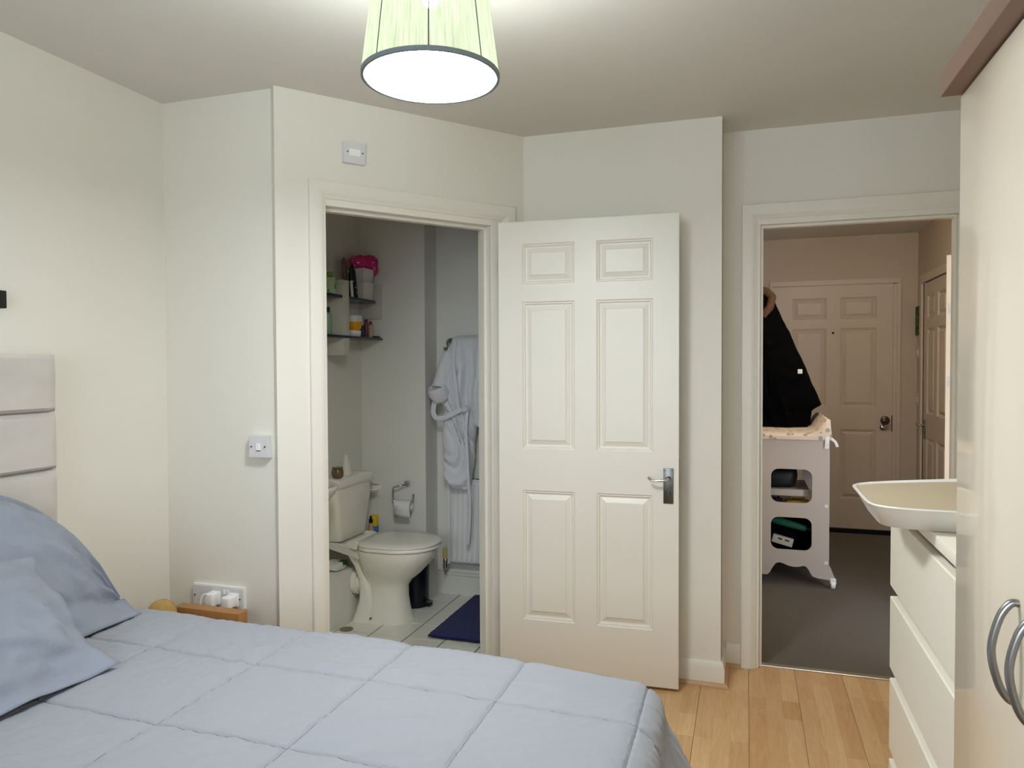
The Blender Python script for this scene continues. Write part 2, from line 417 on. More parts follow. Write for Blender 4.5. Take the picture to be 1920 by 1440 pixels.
# skirting boards with a wooden bead along the floor
def skirt(name, a, b, nrm, h=.103, label=None, bead=True, mitre=(0, 0)):
    a, b, nrm = Vector(a), Vector(b), Vector(nrm); d = (b-a).normalized()
    prof = [(0, 0), (.016, 0), (.016, h-.028), (.012, h-.016), (.010, h-.006), (.007, h), (0, h)]
    rings = [[a+nrm*p[0]-d*p[0]*mitre[0]+Vector((0, 0, p[1])) for p in prof], [b+nrm*p[0]+d*p[0]*mitre[1]+Vector((0, 0, p[1])) for p in prof]]
    o = obj(name, loft(B(), rings), 'gloss_white', None, 30, label=label, kind='structure')
    if bead:
        pr = [(.016, 0.0005), (.033, 0.0005), (.032, .007), (.028, .012), (.022, .015), (.016, .016)]
        rings = [[a+nrm*p[0]-d*p[0]*mitre[0]+Vector((0, 0, p[1])) for p in pr], [b+nrm*p[0]+d*p[0]*mitre[1]+Vector((0, 0, p[1])) for p in pr]]
        obj('bead', loft(B(), rings), 'bead_wood', o, 30)
    return o
skirt('baseboard_back', (-.97, YD, 0), (-.10, YD, 0), (0, -1, 0), mitre=(0, 1))
skirt('baseboard_return', (-.10, YD, 0), (-.10, YE-.001, 0), (1, 0, 0), mitre=(1, 0))
skirt('baseboard_hall_doorway', (-.084, YE, 0), (-.022, YE, 0), (0, -1, 0))
skirt('baseboard_bedside', (XL+.02, YB, 0), (C0.x, YB, 0), (0, -1, 0))
skirt('baseboard_left', (XL, YREAR, 0), (XL, YB-.02, 0), (1, 0, 0))
skirt('baseboard_angled', C0, cpt(.09, 0, 0), NC)
skirt('baseboard_right', (XR, YREAR, 0), (XR, YE-.02, 0), (-1, 0, 0))
struct('trim_3', bx(.058, .834, YE+.028, YE+.064, -.012, .006, bev=.003), 'silver_strip', label='metal threshold strip between laminate and hall carpet')

# ================================================================ BATHROOM SHELL
Y1, YF, XCOL = 3.89, 4.06, -1.785
struct('wall_bathroom_back', bx(-2.23, XCOL, Y1, Y1+.3, -.1, CEIL+.02), 'wall_bath')
struct('wall_bathroom_far', bx(XCOL-.02, -.05, YF, YF+.1, -.1, CEIL+.02), 'wall_bath')
struct('wall_bathroom_right', bx(-.15, -.125, YD+.1, YF, -.1, CEIL+.02), 'wall_bath')
struct('wall_bathroom_left', bx(XL, XL+.012, YB+.1, Y1, -.1, CEIL+.02), 'wall_bath')
XBL = XL+.012
fb = struct('floor_bathroom', bx(XL, -.1, 2.42, YF+.05, -.1, -.004), 'grout')
TS = .198; tmesh = None
for i in range(-3, 9):
    for j in range(-5, 5):
        x0, y0 = -1.633+i*TS, 3.312+j*TS
        if x0+TS < XL+.01 or x0 > -.14 or y0 > YF or y0+TS < 2.40: continue
        # keep the tiles on the bathroom side of the angled and bedside walls
        cx, cy = x0+TS/2, y0+TS/2
        if (Vector((cx, cy, 0))-C0).dot(NC) > -.03 or cy < YB+.1: continue
        if cy > YD+.02 or cx < -1.0:
            xe, ye = min(x0+TS, -.14), min(y0+TS, YF)
            full = abs(xe-x0-TS) < 1e-6 and abs(ye-y0-TS) < 1e-6
            if full and tmesh:
                o = bpy.data.objects.new('tile', tmesh); C.objects.link(o)
            else:
                o = obj('tile', bx(.003, xe-x0-.003, .003, ye-y0-.003, -.008, 0, bev=.0015, seg=1), 'tile', None, 0)
                if full: tmesh = o.data
            o.location = (x0, y0, 0); o.parent = fb
# boxed-in pipes along the left wall and skirting under the radiator
bm = bx(XBL, -2.04, 2.6, Y1, 0, .274, bev=.002, seg=1)
struct('trim_4', bm, 'wall_bath', label='low cream boxing hiding the pipes behind the toilet')
bm = B(); prism(bm, [(YF, 0), (YF-.02, 0), (YF-.02, .112), (YF-.028, .118), (YF-.028, .128), (YF, .135)], 'x', XCOL, -.13)
struct('baseboard_bathroom', bm, 'wall_bath')

struct('trim_8', cbox(B(), .161, .920, -.125, .002, -.006, .0015), 'tile', label='pale threshold in the bathroom doorway')
# ================================================================ HALL SHELL
HXL, HXR, HYF = -.03, 1.295, 6.5
struct('wall_hall_left', bx(HXL-.09, HXL, YE+.1, HYF+.1, -.1, CEIL+.02), 'wall_hall')
bm = B(); hd0, hd1 = 5.55, 6.31      # doorway of the closed door on the right
box(bm, HXR, HXR+.1, YE+.1, hd0, -.1, CEIL+.02); box(bm, HXR, HXR+.1, hd1, HYF+.1, -.1, CEIL+.02); box(bm, HXR, HXR+.1, hd0, hd1, 2.0, CEIL+.02)
struct('wall_hall_right', bm, 'wall_hall')
fd0, fd1, fdT = .215, 1.145, 2.03
bm = B(); box(bm, HXL-.09, fd0, HYF, HYF+.1, -.1, CEIL+.02); box(bm, fd1, HXR+.1, HYF, HYF+.1, -.1, CEIL+.02); box(bm, fd0, fd1, HYF, HYF+.1, fdT, CEIL+.02)
struct('wall_hall_front', bm, 'wall_hall')
struct('floor_hall', bx(HXL-.05, HXR+.05, YE+.05, HYF+.2, -.1, -.001), 'carpet')

# ================================================================ SIX-PANEL DOORS
PX = ((.107, .339), (.434, .672)); PZ = ((.239, .812), (.994, 1.639), (1.715, 1.891)); DW0, DH0 = .778, 1.988
def panel_bm(w_, h_, t):
    bm = B()
    rings = [(0, 0), (.005, -.006), (.009, -.0055), (.014, -.0135), (.019, -.014), (.0385, -.006), (.0405, -.003)]
    k = min(1, w_/.23, h_/.17)
    for side in (1, -1):
        R = []
        for ins, d in rings:
            i = ins*k; y = (0 if side == 1 else t)
            yy = y-d if side == 1 else y+d
            R.append([(i, yy, i), (w_-i, yy, i), (w_-i, yy, h_-i), (i, yy, h_-i)])
        vs = [[bm.verts.new(p) for p in r] for r in R]
        for a, b in zip(vs, vs[1:]):
            for q in range(4): bm.faces.new((a[q], a[(q+1) % 4], b[(q+1) % 4], b[q]))
        bm.faces.new(vs[-1])
    return bm
def door_leaf(name, W, H, loc, rotz, m, label, t=.036):
    """local frame: x along the leaf from the hinge, y through its thickness (0 = seen face), z up"""
    d = thing(name, loc, label=label, kind='structure', rotz=rotz)
    sx, sz = W/DW0, H/DH0
    xs = [0, PX[0][0]*sx, PX[0][1]*sx, PX[1][0]*sx, PX[1][1]*sx, W]
    zs = [0] + [v*sz for p in PZ for v in p] + [H]
    bm = B()
    for side in (0, t):
        g = [[bm.verts.new((xx, side, zz)) for zz in zs] for xx in xs]
        for i in range(5):
            for j in range(7):
                if i in (1, 3) and j in (1, 3, 5): continue
                bm.faces.new((g[i][j], g[i+1][j], g[i+1][j+1], g[i][j+1]))
        if side == 0: g0 = g
    def quad(a, b): pass
    ring0 = [g0[i][0] for i in range(6)]+[g0[5][j] for j in range(1, 8)]+[g0[i][7] for i in range(4, -1, -1)]+[g0[0][j] for j in range(6, 0, -1)]
    ring1 = [g[i][0] for i in range(6)]+[g[5][j] for j in range(1, 8)]+[g[i][7] for i in range(4, -1, -1)]+[g[0][j] for j in range(6, 0, -1)]
    for i in range(len(ring0)):
        j = (i+1) % len(ring0); bm.faces.new((ring0[i], ring0[j], ring1[j], ring1[i]))
    obj('leaf', bm, m, d, 0)
    for px_ in PX:
        for pz_ in PZ:
            w_, h_ = (px_[1]-px_[0])*sx, (pz_[1]-pz_[0])*sz
            b = panel_bm(w_, h_, t)
            o = obj('panel', b, m, None, 0)
            o.location = (px_[0]*sx, 0, pz_[0]*sz); o.parent = d
    return d
def lever_set(d, xc, zc, side, t, m='brushed'):
    """lever handle on a long backplate; side -1: on the y=0 face, +1: on the far face"""
    y = 0 if side < 0 else t
    s = side
    def Y(v): return y+s*v
    b = B(); y0, y1 = sorted((Y(0), Y(.005)))
    plate = obj('handle_plate', box(b, xc-.0205, xc+.0205, y0, y1, zc-.103, zc+.045, bev=.0015), m, d, 30)
    for dx in (-.014, .014):
        for zz in (zc+.036, zc-.094):
            obj('screw', lathe(B(), [(.0028, 0), (.0028, .0012)], (xc+dx, Y(.005), zz), 'y', 10), 'black', plate)
    obj('boss', lathe(B(), [(.012, s*.004), (.011, s*.018), (.008, s*.024)], (xc, y, zc), 'y', 20), m, plate)
    pts = smooth_path([(xc, Y(.02), zc), (xc, Y(.038), zc), (xc-.012, Y(.044), zc), (xc-.035, Y(.045), zc-.002), (xc-.055, Y(.045), zc-.004), (xc-.070, Y(.045), zc+.001), (xc-.080, Y(.046), zc+.012)], 5)
    obj('lever', tube(B(), pts, [.0075]*8+[.006]*8+[.0052]*(len(pts)-16), 12), 'chrome', plate)
    obj('keyhole', lathe(B(), [(.007, 0), (.007, s*.0012)], (xc, Y(.005), zc-.058), 'y', 14), 'black', plate)
    obj('key_slot', bx(xc-.0012, xc+.0012, min(Y(.0062), Y(.007)), max(Y(.0062), Y(.007)), zc-.064, zc-.052), 'chrome', plate)
    return plate
DA, DB = Vector((-1.042, 3.05, .014)), Vector((-.272, 3.085, .014))
ang = math.atan2(DB.y-DA.y, DB.x-DA.x)
d1 = door_leaf('door_1', .777, 1.988, DA, ang, 'gloss_white', 'open white six-panel bathroom door swung back against the wall')
lever_set(d1, .735, .884, -1, .036); lever_set(d1, .735, .884, 1, .036)
obj('latch_plate', bx(.7765, .778, .008, .030, .80, .97), 'brass_dull', d1, 0)
for z in (.22, 1.0, 1.76):
    obj('hinge', lathe(B(), [(.005, 0), (.005, .09)], (-.006, .038, z), 'z', 10), 'steel', d1)

# hall doors
fdoor = door_leaf('door_2', .872, 1.985, (.246, HYF-.006, .035), 0, 'gloss_hall', 'closed six-panel front door at the end of the hall', t=.04)
kn = obj('knob', lathe(B(), [(.024, 0), (.026, -.012), (.014, -.02), (.014, -.035), (.03, -.05), (.036, -.065), (.03, -.08), (.012, -.088)], (.81, 0, .892), 'y', 24), 'brown_knob', fdoor)
obj('keyhole_cover', lathe(B(), [(.026, 0), (.026, -.008), (.018, -.014)], (.806, 0, .835), 'y', 20), 'chrome', fdoor)
obj('peephole', lathe(B(), [(.010, 0), (.010, -.004)], (.43, 0, 1.60), 'y', 14), 'black', fdoor)
obj('lock_edge', bx(.866, .8725, -.004, 0, .80, .93), 'black', fdoor, 0)
tf = thing('trim_5', ((fd0+fd1)/2, HYF, 0), label='recessed door frame around the front door', kind='structure')
obj('jamb', bx(fd0, .246, HYF-.008, HYF+.08, 0, fdT), 'gloss_hall', tf, 0)
obj('jamb', bx(1.119, fd1, HYF-.008, HYF+.08, 0, fdT), 'gloss_hall', tf, 0)
obj('head', bx(fd0, fd1, HYF-.008, HYF+.08, 2.021, fdT+.012), 'gloss_hall', tf, 0)
for a in ((fd0-.03, fd0, 0, fdT-.004), (fd1, fd1+.03, 0, fdT-.004), (fd0-.03, fd1+.03, fdT-.004, fdT+.04)):
    obj('architrave', bx(a[0], a[1], HYF-.018, HYF, a[2], a[3], bev=.003), 'gloss_hall', tf, 0)
struct('trim_6', bx(.245, 1.12, HYF-.03, HYF+.06, -.004, .032), 'black_gap', label='black sill under the front door')
# closed door in the hall's right wall, facing -X
d3 = door_leaf('door_3', .75, 1.985, (HXR+.004, hd1-.005, .008), -math.pi/2, 'gloss_hall', 'closed six-panel door in the right wall of the hall')
lever_set(d3, .06, .90, -1, .036)
t7 = thing('trim_7', (HXR, (hd0+hd1)/2, 0), label='painted frame around the closed door in the right hall wall', kind='structure')
for a in ((hd1, hd1+.06, 0, 2.0), (hd0-.06, hd0, 0, 2.0), (hd0-.06, hd1+.06, 2.0, 2.06)):
    obj('architrave', bx(HXR-.016, HXR+.02, a[0], a[1], a[2], a[3], bev=.003), 'gloss_hall', t7, 0)
# door standing open on the right of the hall: its lock edge faces the doorway
E0, E1 = Vector((1.275, 4.88, .01)), Vector((.965, 4.2, .01))
d4 = door_leaf('door_4', (E1-E0).length, 1.915, E0, math.atan2(E1.y-E0.y, E1.x-E0.x), 'door_edge', 'open hall door seen edge-on beside the right jamb')
W4 = (E1-E0).length
for z in (1.25, .62, 1.62): obj('edge_plate', bx(W4-.0005, W4+.001, .008, .028, z, z+.05), 'box_grey', d4, 0)

# ================================================================ PENDANT LAMP
LP = Vector((-.712, 1.595, 2.052))
lamp = thing('pendant_lamp', (LP.x, LP.y, 2.42), 'pale green pleated fabric pendant lampshade hanging lit from the ceiling', 'lamp')
rb, rt_, hs = .160, .128, .245
n = 420; bm = B()
def shade_ring(z0, t, rad):
    out = []
    for k in range(n):
        a = 2*math.pi*k/n
        pl = .0016*(1 if k % 2 else -1)*(.6+.8*random.random())
        out.append((LP.x+(rad+pl)*math.cos(a), LP.y+(rad+pl)*math.sin(a), z0))
    return out
random.seed(3)
rings = []
for q in range(7):
    random.seed(3)
    t = q/6; rings.append(shade_ring(LP.z+.004+hs*t, t, rb+(rt_-rb)*t))
loft(bm, rings, cap=False)
sh = obj('shade', bm, 'lamp_shade', lamp, 0)
sh_org = Vector((LP.x, LP.y, 2.42))
obj('rim', lathe(B(), [(rb-.004, -.003), (rb+.0025, -.003), (rb+.003, .007), (rb-.001, .008), (rb-.004, .002)], LP, 'z', 96, cap=False), 'lamp_rim', lamp)
obj('top_rim', lathe(B(), [(rt_-.003, 0), (rt_+.003, 0), (rt_+.003, .008), (rt_-.003, .008)], LP+Vector((0, 0, hs)), 'z', 64, cap=False), 'lamp_rim', lamp)
# seams of the fabric over the wire frame
for k in range(8):
    a = math.radians(-67.5+45*k+.0)
    p0 = LP+Vector(((rb+.002)*math.cos(a), (rb+.002)*math.sin(a), .006)); p1 = LP+Vector(((rt_+.002)*math.cos(a), (rt_+.002)*math.sin(a), hs))
    obj('rib', tube(B(), [p0, p1], .0014, 6), 'lamp_rib', lamp)
obj('diffuser', lathe(B(), [(rb-.003, .002), (rb-.01, -.001), (.002, -.004)], LP, 'z', 64), 'lamp_diffuser', lamp)
obj('bulb', lathe(B(), [(.02*math.sin(a), -.02*math.cos(a)) for a in [math.pi*(k+.3)/12.6 for k in range(13)]], LP+Vector((0, 0, .185)), 'z', 24), 'bulb_glow', lamp)
obj('bulb_cap', lathe(B(), [(.012, .206), (.018, .212), (.018, .238), (.006, .242)], LP, 'z', 20), 'black', lamp)
obj('cord', tube(B(), [LP+Vector((0, 0, hs+.004)), (LP.x, LP.y, 2.40)], .003, 8), 'cord_white', lamp)
obj('uplight_blocker', lathe(B(), [(rt_-.004, hs-.001), (rt_-.006, hs+.003), (.02, hs+.004)], LP, 'z', 48), 'plastic_white', lamp)  # added unseen plate, keeps the bulb's upward light off the ceiling
obj('spider', tube(B(), [LP+Vector((-rt_, 0, hs-.004)), LP+Vector((rt_, 0, hs-.004))], .002, 6), 'steel', lamp)
obj('ceiling_rose', lathe(B(), [(.045, 2.42), (.045, 2.408), (.02, 2.395), (.006, 2.392)], (LP.x, LP.y, 0), 'z', 32), 'plastic_white', lamp)

# hall ceiling light (above the doorway's line of sight)
hl = thing('ceiling_light', (.62, 4.55, 2.42), 'round flush ceiling light in the hall', 'lamp')
obj('base', lathe(B(), [(.15, 0), (.15, -.025), (.145, -.03)], (.62, 4.55, 2.42), 'z', 40), 'plastic_white', hl)
obj('diffuser', lathe(B(), [(.14, -.03), (.13, -.055), (.09, -.075), (.02, -.084)], (.62, 4.55, 2.42), 'z', 40), 'hall_glow', hl)

# ================================================================ BED
bed = thing('bed', (-1.2, 1.06, 0), 'upholstered bed with a tall grey velvet channelled headboard', 'bed')
obj('base', bx(-2.10, -.30, .36, 1.74, .05, .33, bev=.02), 'divan', bed)
obj('mattress', bx(-2.10, -.29, .36, 1.75, .33, .545, bev=.06, seg=3), 'mattress', bed)
for X_ in (-2.0, -.35):
    for Y_ in (.42, 1.66): obj('foot', lathe(B(), [(.025, 0), (.03, .05)], (X_, Y_, 0), 'z', 14), 'black', bed)
hb = obj('headboard', bx(XL+.004, -2.15, .32, 1.785, .02, 1.405, bev=.01), 'velvet', bed)
def puff_panel(z0, z1):
    bm = B(); ny, nz = 60, 14; y0, y1 = .315, 1.797; R = []
    for j in range(nz+1):
        v = -1+2*j/nz
        row_ = []
        for i in range(ny+1):
            u = -1+2*i/ny
            f = (1-abs(u)**60)**.5*(1-abs(v)**24)**.5
            yy = (y0+y1)/2+u*(y1-y0)/2; zz = (z0+z1)/2+v*(z1-z0)/2*.995
            dx = .003*noise.noise(Vector((yy*7, zz*9, 2)))
            row_.append(bm.verts.new((-2.142+.034*f+dx*f, yy, zz)))
        R.append(row_)
    for a, b in zip(R, R[1:]):
        for i in range(ny): bm.faces.new((a[i], a[i+1], b[i+1], b[i]))
    bk = [bm.verts.new((-2.16, y, z)) for y, z in ((y0, z0), (y1, z0), (y1, z1), (y0, z1))]
    bm.faces.new(R[0]+[bk[1], bk[0]]); bm.faces.new(R[-1][::-1]+[bk[3], bk[2]])
    bm.faces.new([r[0] for r in R]+[bk[3], bk[0]]); bm.faces.new([r[-1] for r in R][::-1]+[bk[1], bk[2]]); bm.faces.new(bk)
    return bm
ztops = [1.416-.1857*k for k in range(7)]
for k in range(6): obj('headboard_panel', puff_panel(ztops[k+1]+.0006, ztops[k]-.0006), 'velvet', hb, 60)

# duvet
def duvet():
    bm = B()
    x0, x1, y0, y1 = -2.06, -.255, .43, 1.755
    R_ = .09; drop = .36
    smax = R_*math.pi/2+drop
    SX = [-.215-.325*k for k in range(6)]; SY = [1.545-.325*k for k in range(4)]
    h = .0085
    def rng(a, b):
        k = int(round((b-a)/h)); return [a+(b-a)*i/k for i in range(k+1)]
    ex = (-.009, -.006, -.003, 0, .003, .006, .009)
    def fine(L, seams):
        out = [a for a in L if all(abs(a-q) > .0125 for q in seams)]+[q+e for q in seams for e in ex if L[0] < q+e < L[-1]]
        return sorted(out)
    us = fine(rng(x0-.02, x1+smax), [SX[0]+.325]+SX); vs = fine(rng(y0-smax, y1+smax), [SY[0]+.325]+SY)
    def prof(s, flare):
        if s <= R_*math.pi/2:
            a = s/R_; return R_*math.sin(a), R_*(1-math.cos(a))
        q = s-R_*math.pi/2; return R_+q*flare, R_+q*math.sqrt(max(0, 1-flare*flare))
    grid = []
    for u in us:
        row_ = []
        for v in vs:
            qx = min(max(u, x0-.02), x1); qy = min(max(v, y0), y1)
            dx, dy = u-qx, v-qy; s = math.hypot(dx, dy)
            # quilting: puffed squares, stitched lines
            gx = abs(((u-SX[0])/.325+.5) % 1-.5)*.325; gy = abs(((v-SY[0])/.325+.5) % 1-.5)*.325
            seam = max(math.exp(-(gx/.0038)**2), math.exp(-(gy/.0038)**2))
            puff = .0035*(1-math.exp(-(gx/.02)**2))*(1-math.exp(-(gy/.02)**2))+.004*(1-math.exp(-(gx/.1)**2))*(1-math.exp(-(gy/.1)**2))-.0045*seam
            p = Vector((u*2.2, v*2.2, 3))
            wr = noise.noise(Vector((u*2.6+v*1.2, v*2.6-u*.5, 1.)))*.006
            a_ = .7+.9*noise.noise(Vector((u*1.3, v*1.3, 9.)))
            cs, sn = math.cos(a_), math.sin(a_)
            wa, wb = u*cs+v*sn, -u*sn+v*cs
            rid = 1-abs(noise.noise(Vector((wa*5., wb*22., 4.))))*2
            wr += .0045*max(0, rid)**5*(.35+.65*max(0, noise.noise(Vector((u*2.2, v*2.2, 17.)))*2+.3))
            rid2 = 1-abs(noise.noise(Vector((wa*14., wb*48., 8.))))*2
            wr += .0028*max(0, rid2)**5*(.3+.7*max(0, min(1, .5+1.5*noise.noise(Vector((u*1.7, v*1.7, 31.))))))
            def ss(a, b, q):
                q = min(1, max(0, (q-a)/(b-a))); return q*q*(3-2*q)
            hh = puff+wr+.012*min(1, max(0, (-.6-u)/1.3))-.026*ss(-.60, -.2, u)*ss(1.35, 1.83, v)
            if s < 1e-6:
                row_.append(bm.verts.new((u, v, .612+hh)))
            else:
                s2 = min(s, smax)
                nx, ny = dx/s, dy/s
                flare = .10+.36*max(0, nx)**1.0
                o_, dn = prof(s2, flare)
                fold = .012*math.sin((qx*nx*0+(v if abs(nx) > abs(ny) else u))*26)*min(1, max(0, s2-.15)/.25)
                a = min(s2/R_, math.pi/2)
                o2 = o_+hh*math.sin(a)+fold
                row_.append(bm.verts.new((qx+nx*o2, qy+ny*o2, .612-dn+hh*math.cos(a))))
        grid.append(row_)
    for a, b in zip(grid, grid[1:]):
        for i in range(len(a)-1): bm.faces.new((a[i], a[i+1], b[i+1], b[i]))
    lines = []
    for q in SX+[SX[0]+.325]:
        if us[0] < q < us[-1]:
            i = min(range(len(us)), key=lambda k: abs(us[k]-q)); lines.append([v.co.copy() for v in grid[i]][4:-4])
    for q in SY+[SY[0]+.325]:
        if vs[0] < q < vs[-1]:
            j = min(range(len(vs)), key=lambda k: abs(vs[k]-q)); lines.append([r[j].co.copy() for r in grid][2:-4])
    bmesh.ops.remove_doubles(bm, verts=bm.verts, dist=1e-5)
    o = obj('duvet', bm, 'duvet', None, 180, 'pale blue-grey quilted duvet spread over the bed', 'duvet', origin=(-1.2, 1.06, .3))
    if sum(p.normal.z for p in o.data.polygons) < 0: o.data.flip_normals()
    md = o.modifiers.new('thick', 'SOLIDIFY'); md.thickness = .015; md.offset = -1
    for P in lines:
        Q = [P[0]]
        for p in P[1:]:
            if (p-Q[-1]).length > .006: Q.append(p)
        obj('stitching', tube(B(), Q, .0010, 5), 'stitch', o, 60)
    return o
duvet()

def pillow(name, pos, T, label, flange, seed, nu=56, nv=44, seams=((), ())):
    """pos(u,v) -> (point, front normal), u,v in [-1,1]; flange = width (in uv) of the flat hem"""
    bm = B(); f0 = 1-flange
    sheets = []
    for side in (1, -1):
        S = []
        for j in range(nv+1):
            v = -1+2*j/nv; row_ = []
            for i in range(nu+1):
                u = -1+2*i/nu
                P, N_ = pos(u, v)
                uu, vv = min(1, abs(u)/f0), min(1, abs(v)/f0)
                b = ((1-uu**2.6)*(1-vv**2.6))**.55
                q = Vector((u*2.3+seed, v*2.1, seed*1.7))
                wr = .012*noise.noise(q*1.6)
                rid = 1-abs(noise.noise(Vector(((u+v*.6)*5+seed, (v-u*.6)*1.6, seed))))*2
                wr += .018*max(0, rid)**3*(.3+.7*(max(abs(u), abs(v))))+.006*max(0, 1-3*abs(noise.noise(Vector((u*7+v*3, v*2.5-u, seed+9)))))**2
                ed = .014*noise.noise(Vector((u*4+seed, v*4, 5)))*(1-b)+.010*math.sin(9*u+6*v+seed)*(1-b)
                sm = 0
                for su in seams[0]: sm += math.exp(-((u-su)/.014)**2)*min(1, b*2)
                for sv in seams[1]: sm += math.exp(-((v-sv)/.014)**2)*min(1, b*2)
                pip = .006*(math.exp(-((max(abs(u), abs(v))-f0)/.02)**2))
                off = side*(.0015+T*b+wr*min(1, b*2.5))-side*.006*sm*(side > 0)+ed+(pip if side > 0 else 0)
                row_.append(bm.verts.new(P+N_*off))
            S.append(row_)
        sheets.append(S)
        for a, b2 in zip(S, S[1:]):
            for i in range(nu): bm.faces.new((a[i], a[i+1], b2[i+1], b2[i]) if side > 0 else (a[i], b2[i], b2[i+1], a[i+1]))
    F, K = sheets
    def bridge(a, b2):
        for i in range(len(a)-1): bm.faces.new((a[i], b2[i], b2[i+1], a[i+1]))
    bridge(F[0], K[0]); bridge(K[-1], F[-1]); bridge([r[0] for r in K], [r[0] for r in F]); bridge([r[-1] for r in F], [r[-1] for r in K])
    return obj(name, bm, 'pillow', None, 180, label, 'pillow', 'pillows on the bed', origin=tuple(pos(0, -1)[0]))
def pos_back(u, v):
    y = 1.34+u*.395
    zt = interp([.945, .955, .98, 1.06, 1.14, 1.24, 1.34, 1.44, 1.54, 1.60, 1.676, 1.715, 1.73, 1.735], [.69, .78, .83, .91, .97, 1.01, 1.03, 1.03, 1.005, .96, .885, .81, .74, .67], y)
    t = (v+1)/2
    z = .632+(zt-.632)*t
    x = -1.80-.26*(z-.61)/.43+.085*max(0, 1-t/.13)
    if t < .13: z = .632+.04*t/.13
    return Vector((x, y, z)), Vector((.86, 0, .5))
pillow('pillow', pos_back, .075, 'larger blue-grey pillow leaning on the grey headboard', .12, 1.3, seams=((-.05, .55), ()))
def pos_front(u, v):
    t = (v+1)/2
    c = Vector((-1.545, 1.03+u*(.37+.0*t), .632))
    up = Vector((-.25, .0, .27))
    p = c+up*t
    p += Vector((.02*u*u*(1-t)+.05*max(0, 1-t/.13), .03*t*u, -.03*abs(u)**3*t))
    if t < .13: p.z = .638+.03*t/.13
    return p, Vector((.74, 0, .67))
pillow('pillow', pos_front, .07, 'nearer blue-grey pillow with a flat hem lying at the left edge of the bed', .13, 4.1, seams=((), (-.25,)))

# ================================================================ BEDSIDE
ns = thing('bedside_table', (-1.93, 2.18, 0), 'oak bedside table with a raised back rail beside the bed', 'table')
obj('top', bx(-2.17, -1.75, 1.98, 2.265, .385, .412, bev=.003), 'oak', ns)
obj('back_rail', bx(-2.045, -1.752, 2.19, 2.24, .412, .475, bev=.002), 'oak', ns)
for X_ in (-2.15, -1.772):
    for Y_ in (2.0, 2.24): obj('leg', bx(X_-.018, X_+.018, Y_-.018, Y_+.018, 0, .385, bev=.002), 'oak', ns)
gl = thing('glass_globe', (-2.045, 2.135, .4125), 'amber crackled glass globe on the bedside table', 'ornament')
obj('globe', lathe(B(), [(.018, .0)]+[(.052*math.sin(a), .052+.002-.052*math.cos(a)) for a in [math.pi*k/16 for k in range(2, 16)]]+[(.002, .106)], (-2.045, 2.135, .4125), 'z', 32), 'amber', gl)
obj('inner_bulb', lathe(B(), [(.006, .01), (.014, .03), (.016, .05), (.008, .07), (.002, .075)], (-2.045, 2.135, .4125), 'z', 16), 'brass_dull', gl)

def face_plate(t, c, right, nrm, w_, h_, d, box_m='plastic_white', plate_m='plastic_white'):
    """surface back box + plate; right/nrm unit vectors; returns put(a, b, depth)"""
    c, right, nrm = Vector(c), Vector(right), Vector(nrm)
    def put(a, dep, z): return c+right*a+nrm*dep+Vector((0, 0, z))
    def pb(name, a0, a1, d0, d1, z0, z1, m, parent=t, bev=.001):
        bm = B(); vs = [bm.verts.new(put(a, dd, z)) for a in (a0, a1) for dd in (d0, d1) for z in (z0, z1)]
        fs = [bm.faces.new([vs[i] for i in f]) for f in [(0, 1, 3, 2), (4, 6, 7, 5), (0, 4, 5, 1), (2, 3, 7, 6), (0, 2, 6, 4), (1, 5, 7, 3)]]
        bmesh.ops.bevel(bm, geom=list({e for f in fs for e in f.edges}), offset=bev, segments=2, affect='EDGES')
        return obj(name, bm, m, parent, 40)
    def screw(a, z, parent):
        p0, p1 = put(a, d+.001, z), put(a, d+.004, z)
        return obj('screw', tube(B(), [p0, p1], .0026, 10), 'black', parent)
    return put, pb, screw
# light switch
t = thing('light_switch', (-1.760, YB, 1.027), 'white square light switch with one rocker left of the bathroom door', 'switch')
put, pb, screw = face_plate(t, (-1.760, YB, 1.07), (1, 0, 0), (0, -1, 0), .086, .086, .030)
pb('back_box', -.043, .043, 0, .022, -.043, .043, 'plastic_white')
pl_ = pb('plate', -.043, .043, .022, .030, -.043, .043, 'plastic_white', bev=.0025)
screw(-.030, 0, pl_); screw(.030, 0, pl_)
rk = pb('rocker', -.009, .009, .028, .0345, -.014, .013, 'plastic_bright')
pb('rocker_gap', -.0095, .0095, .029, .0306, -.017, -.0135, 'black', rk, .0002)
# isolator above the bathroom doorway
ci = cpt(.278, 0, 2.215)
t = thing('isolator_switch', cpt(.278, 0, 2.17), 'white isolator switch plate on the wall above the bathroom door', 'switch')
put, pb, screw = face_plate(t, ci, TC, NC, .086, .086, .02)
pb('back_box', -.045, .045, 0, .012, -.043, .043, 'plastic_white')
pl_ = pb('plate', -.045, .045, .012, .020, -.043, .043, 'plastic_white', bev=.002)
screw(-.030, 0, pl_); screw(.032, 0, pl_)
pb('slide_switch', -.022, .022, .018, .0235, -.014, .013, 'plastic_bright')
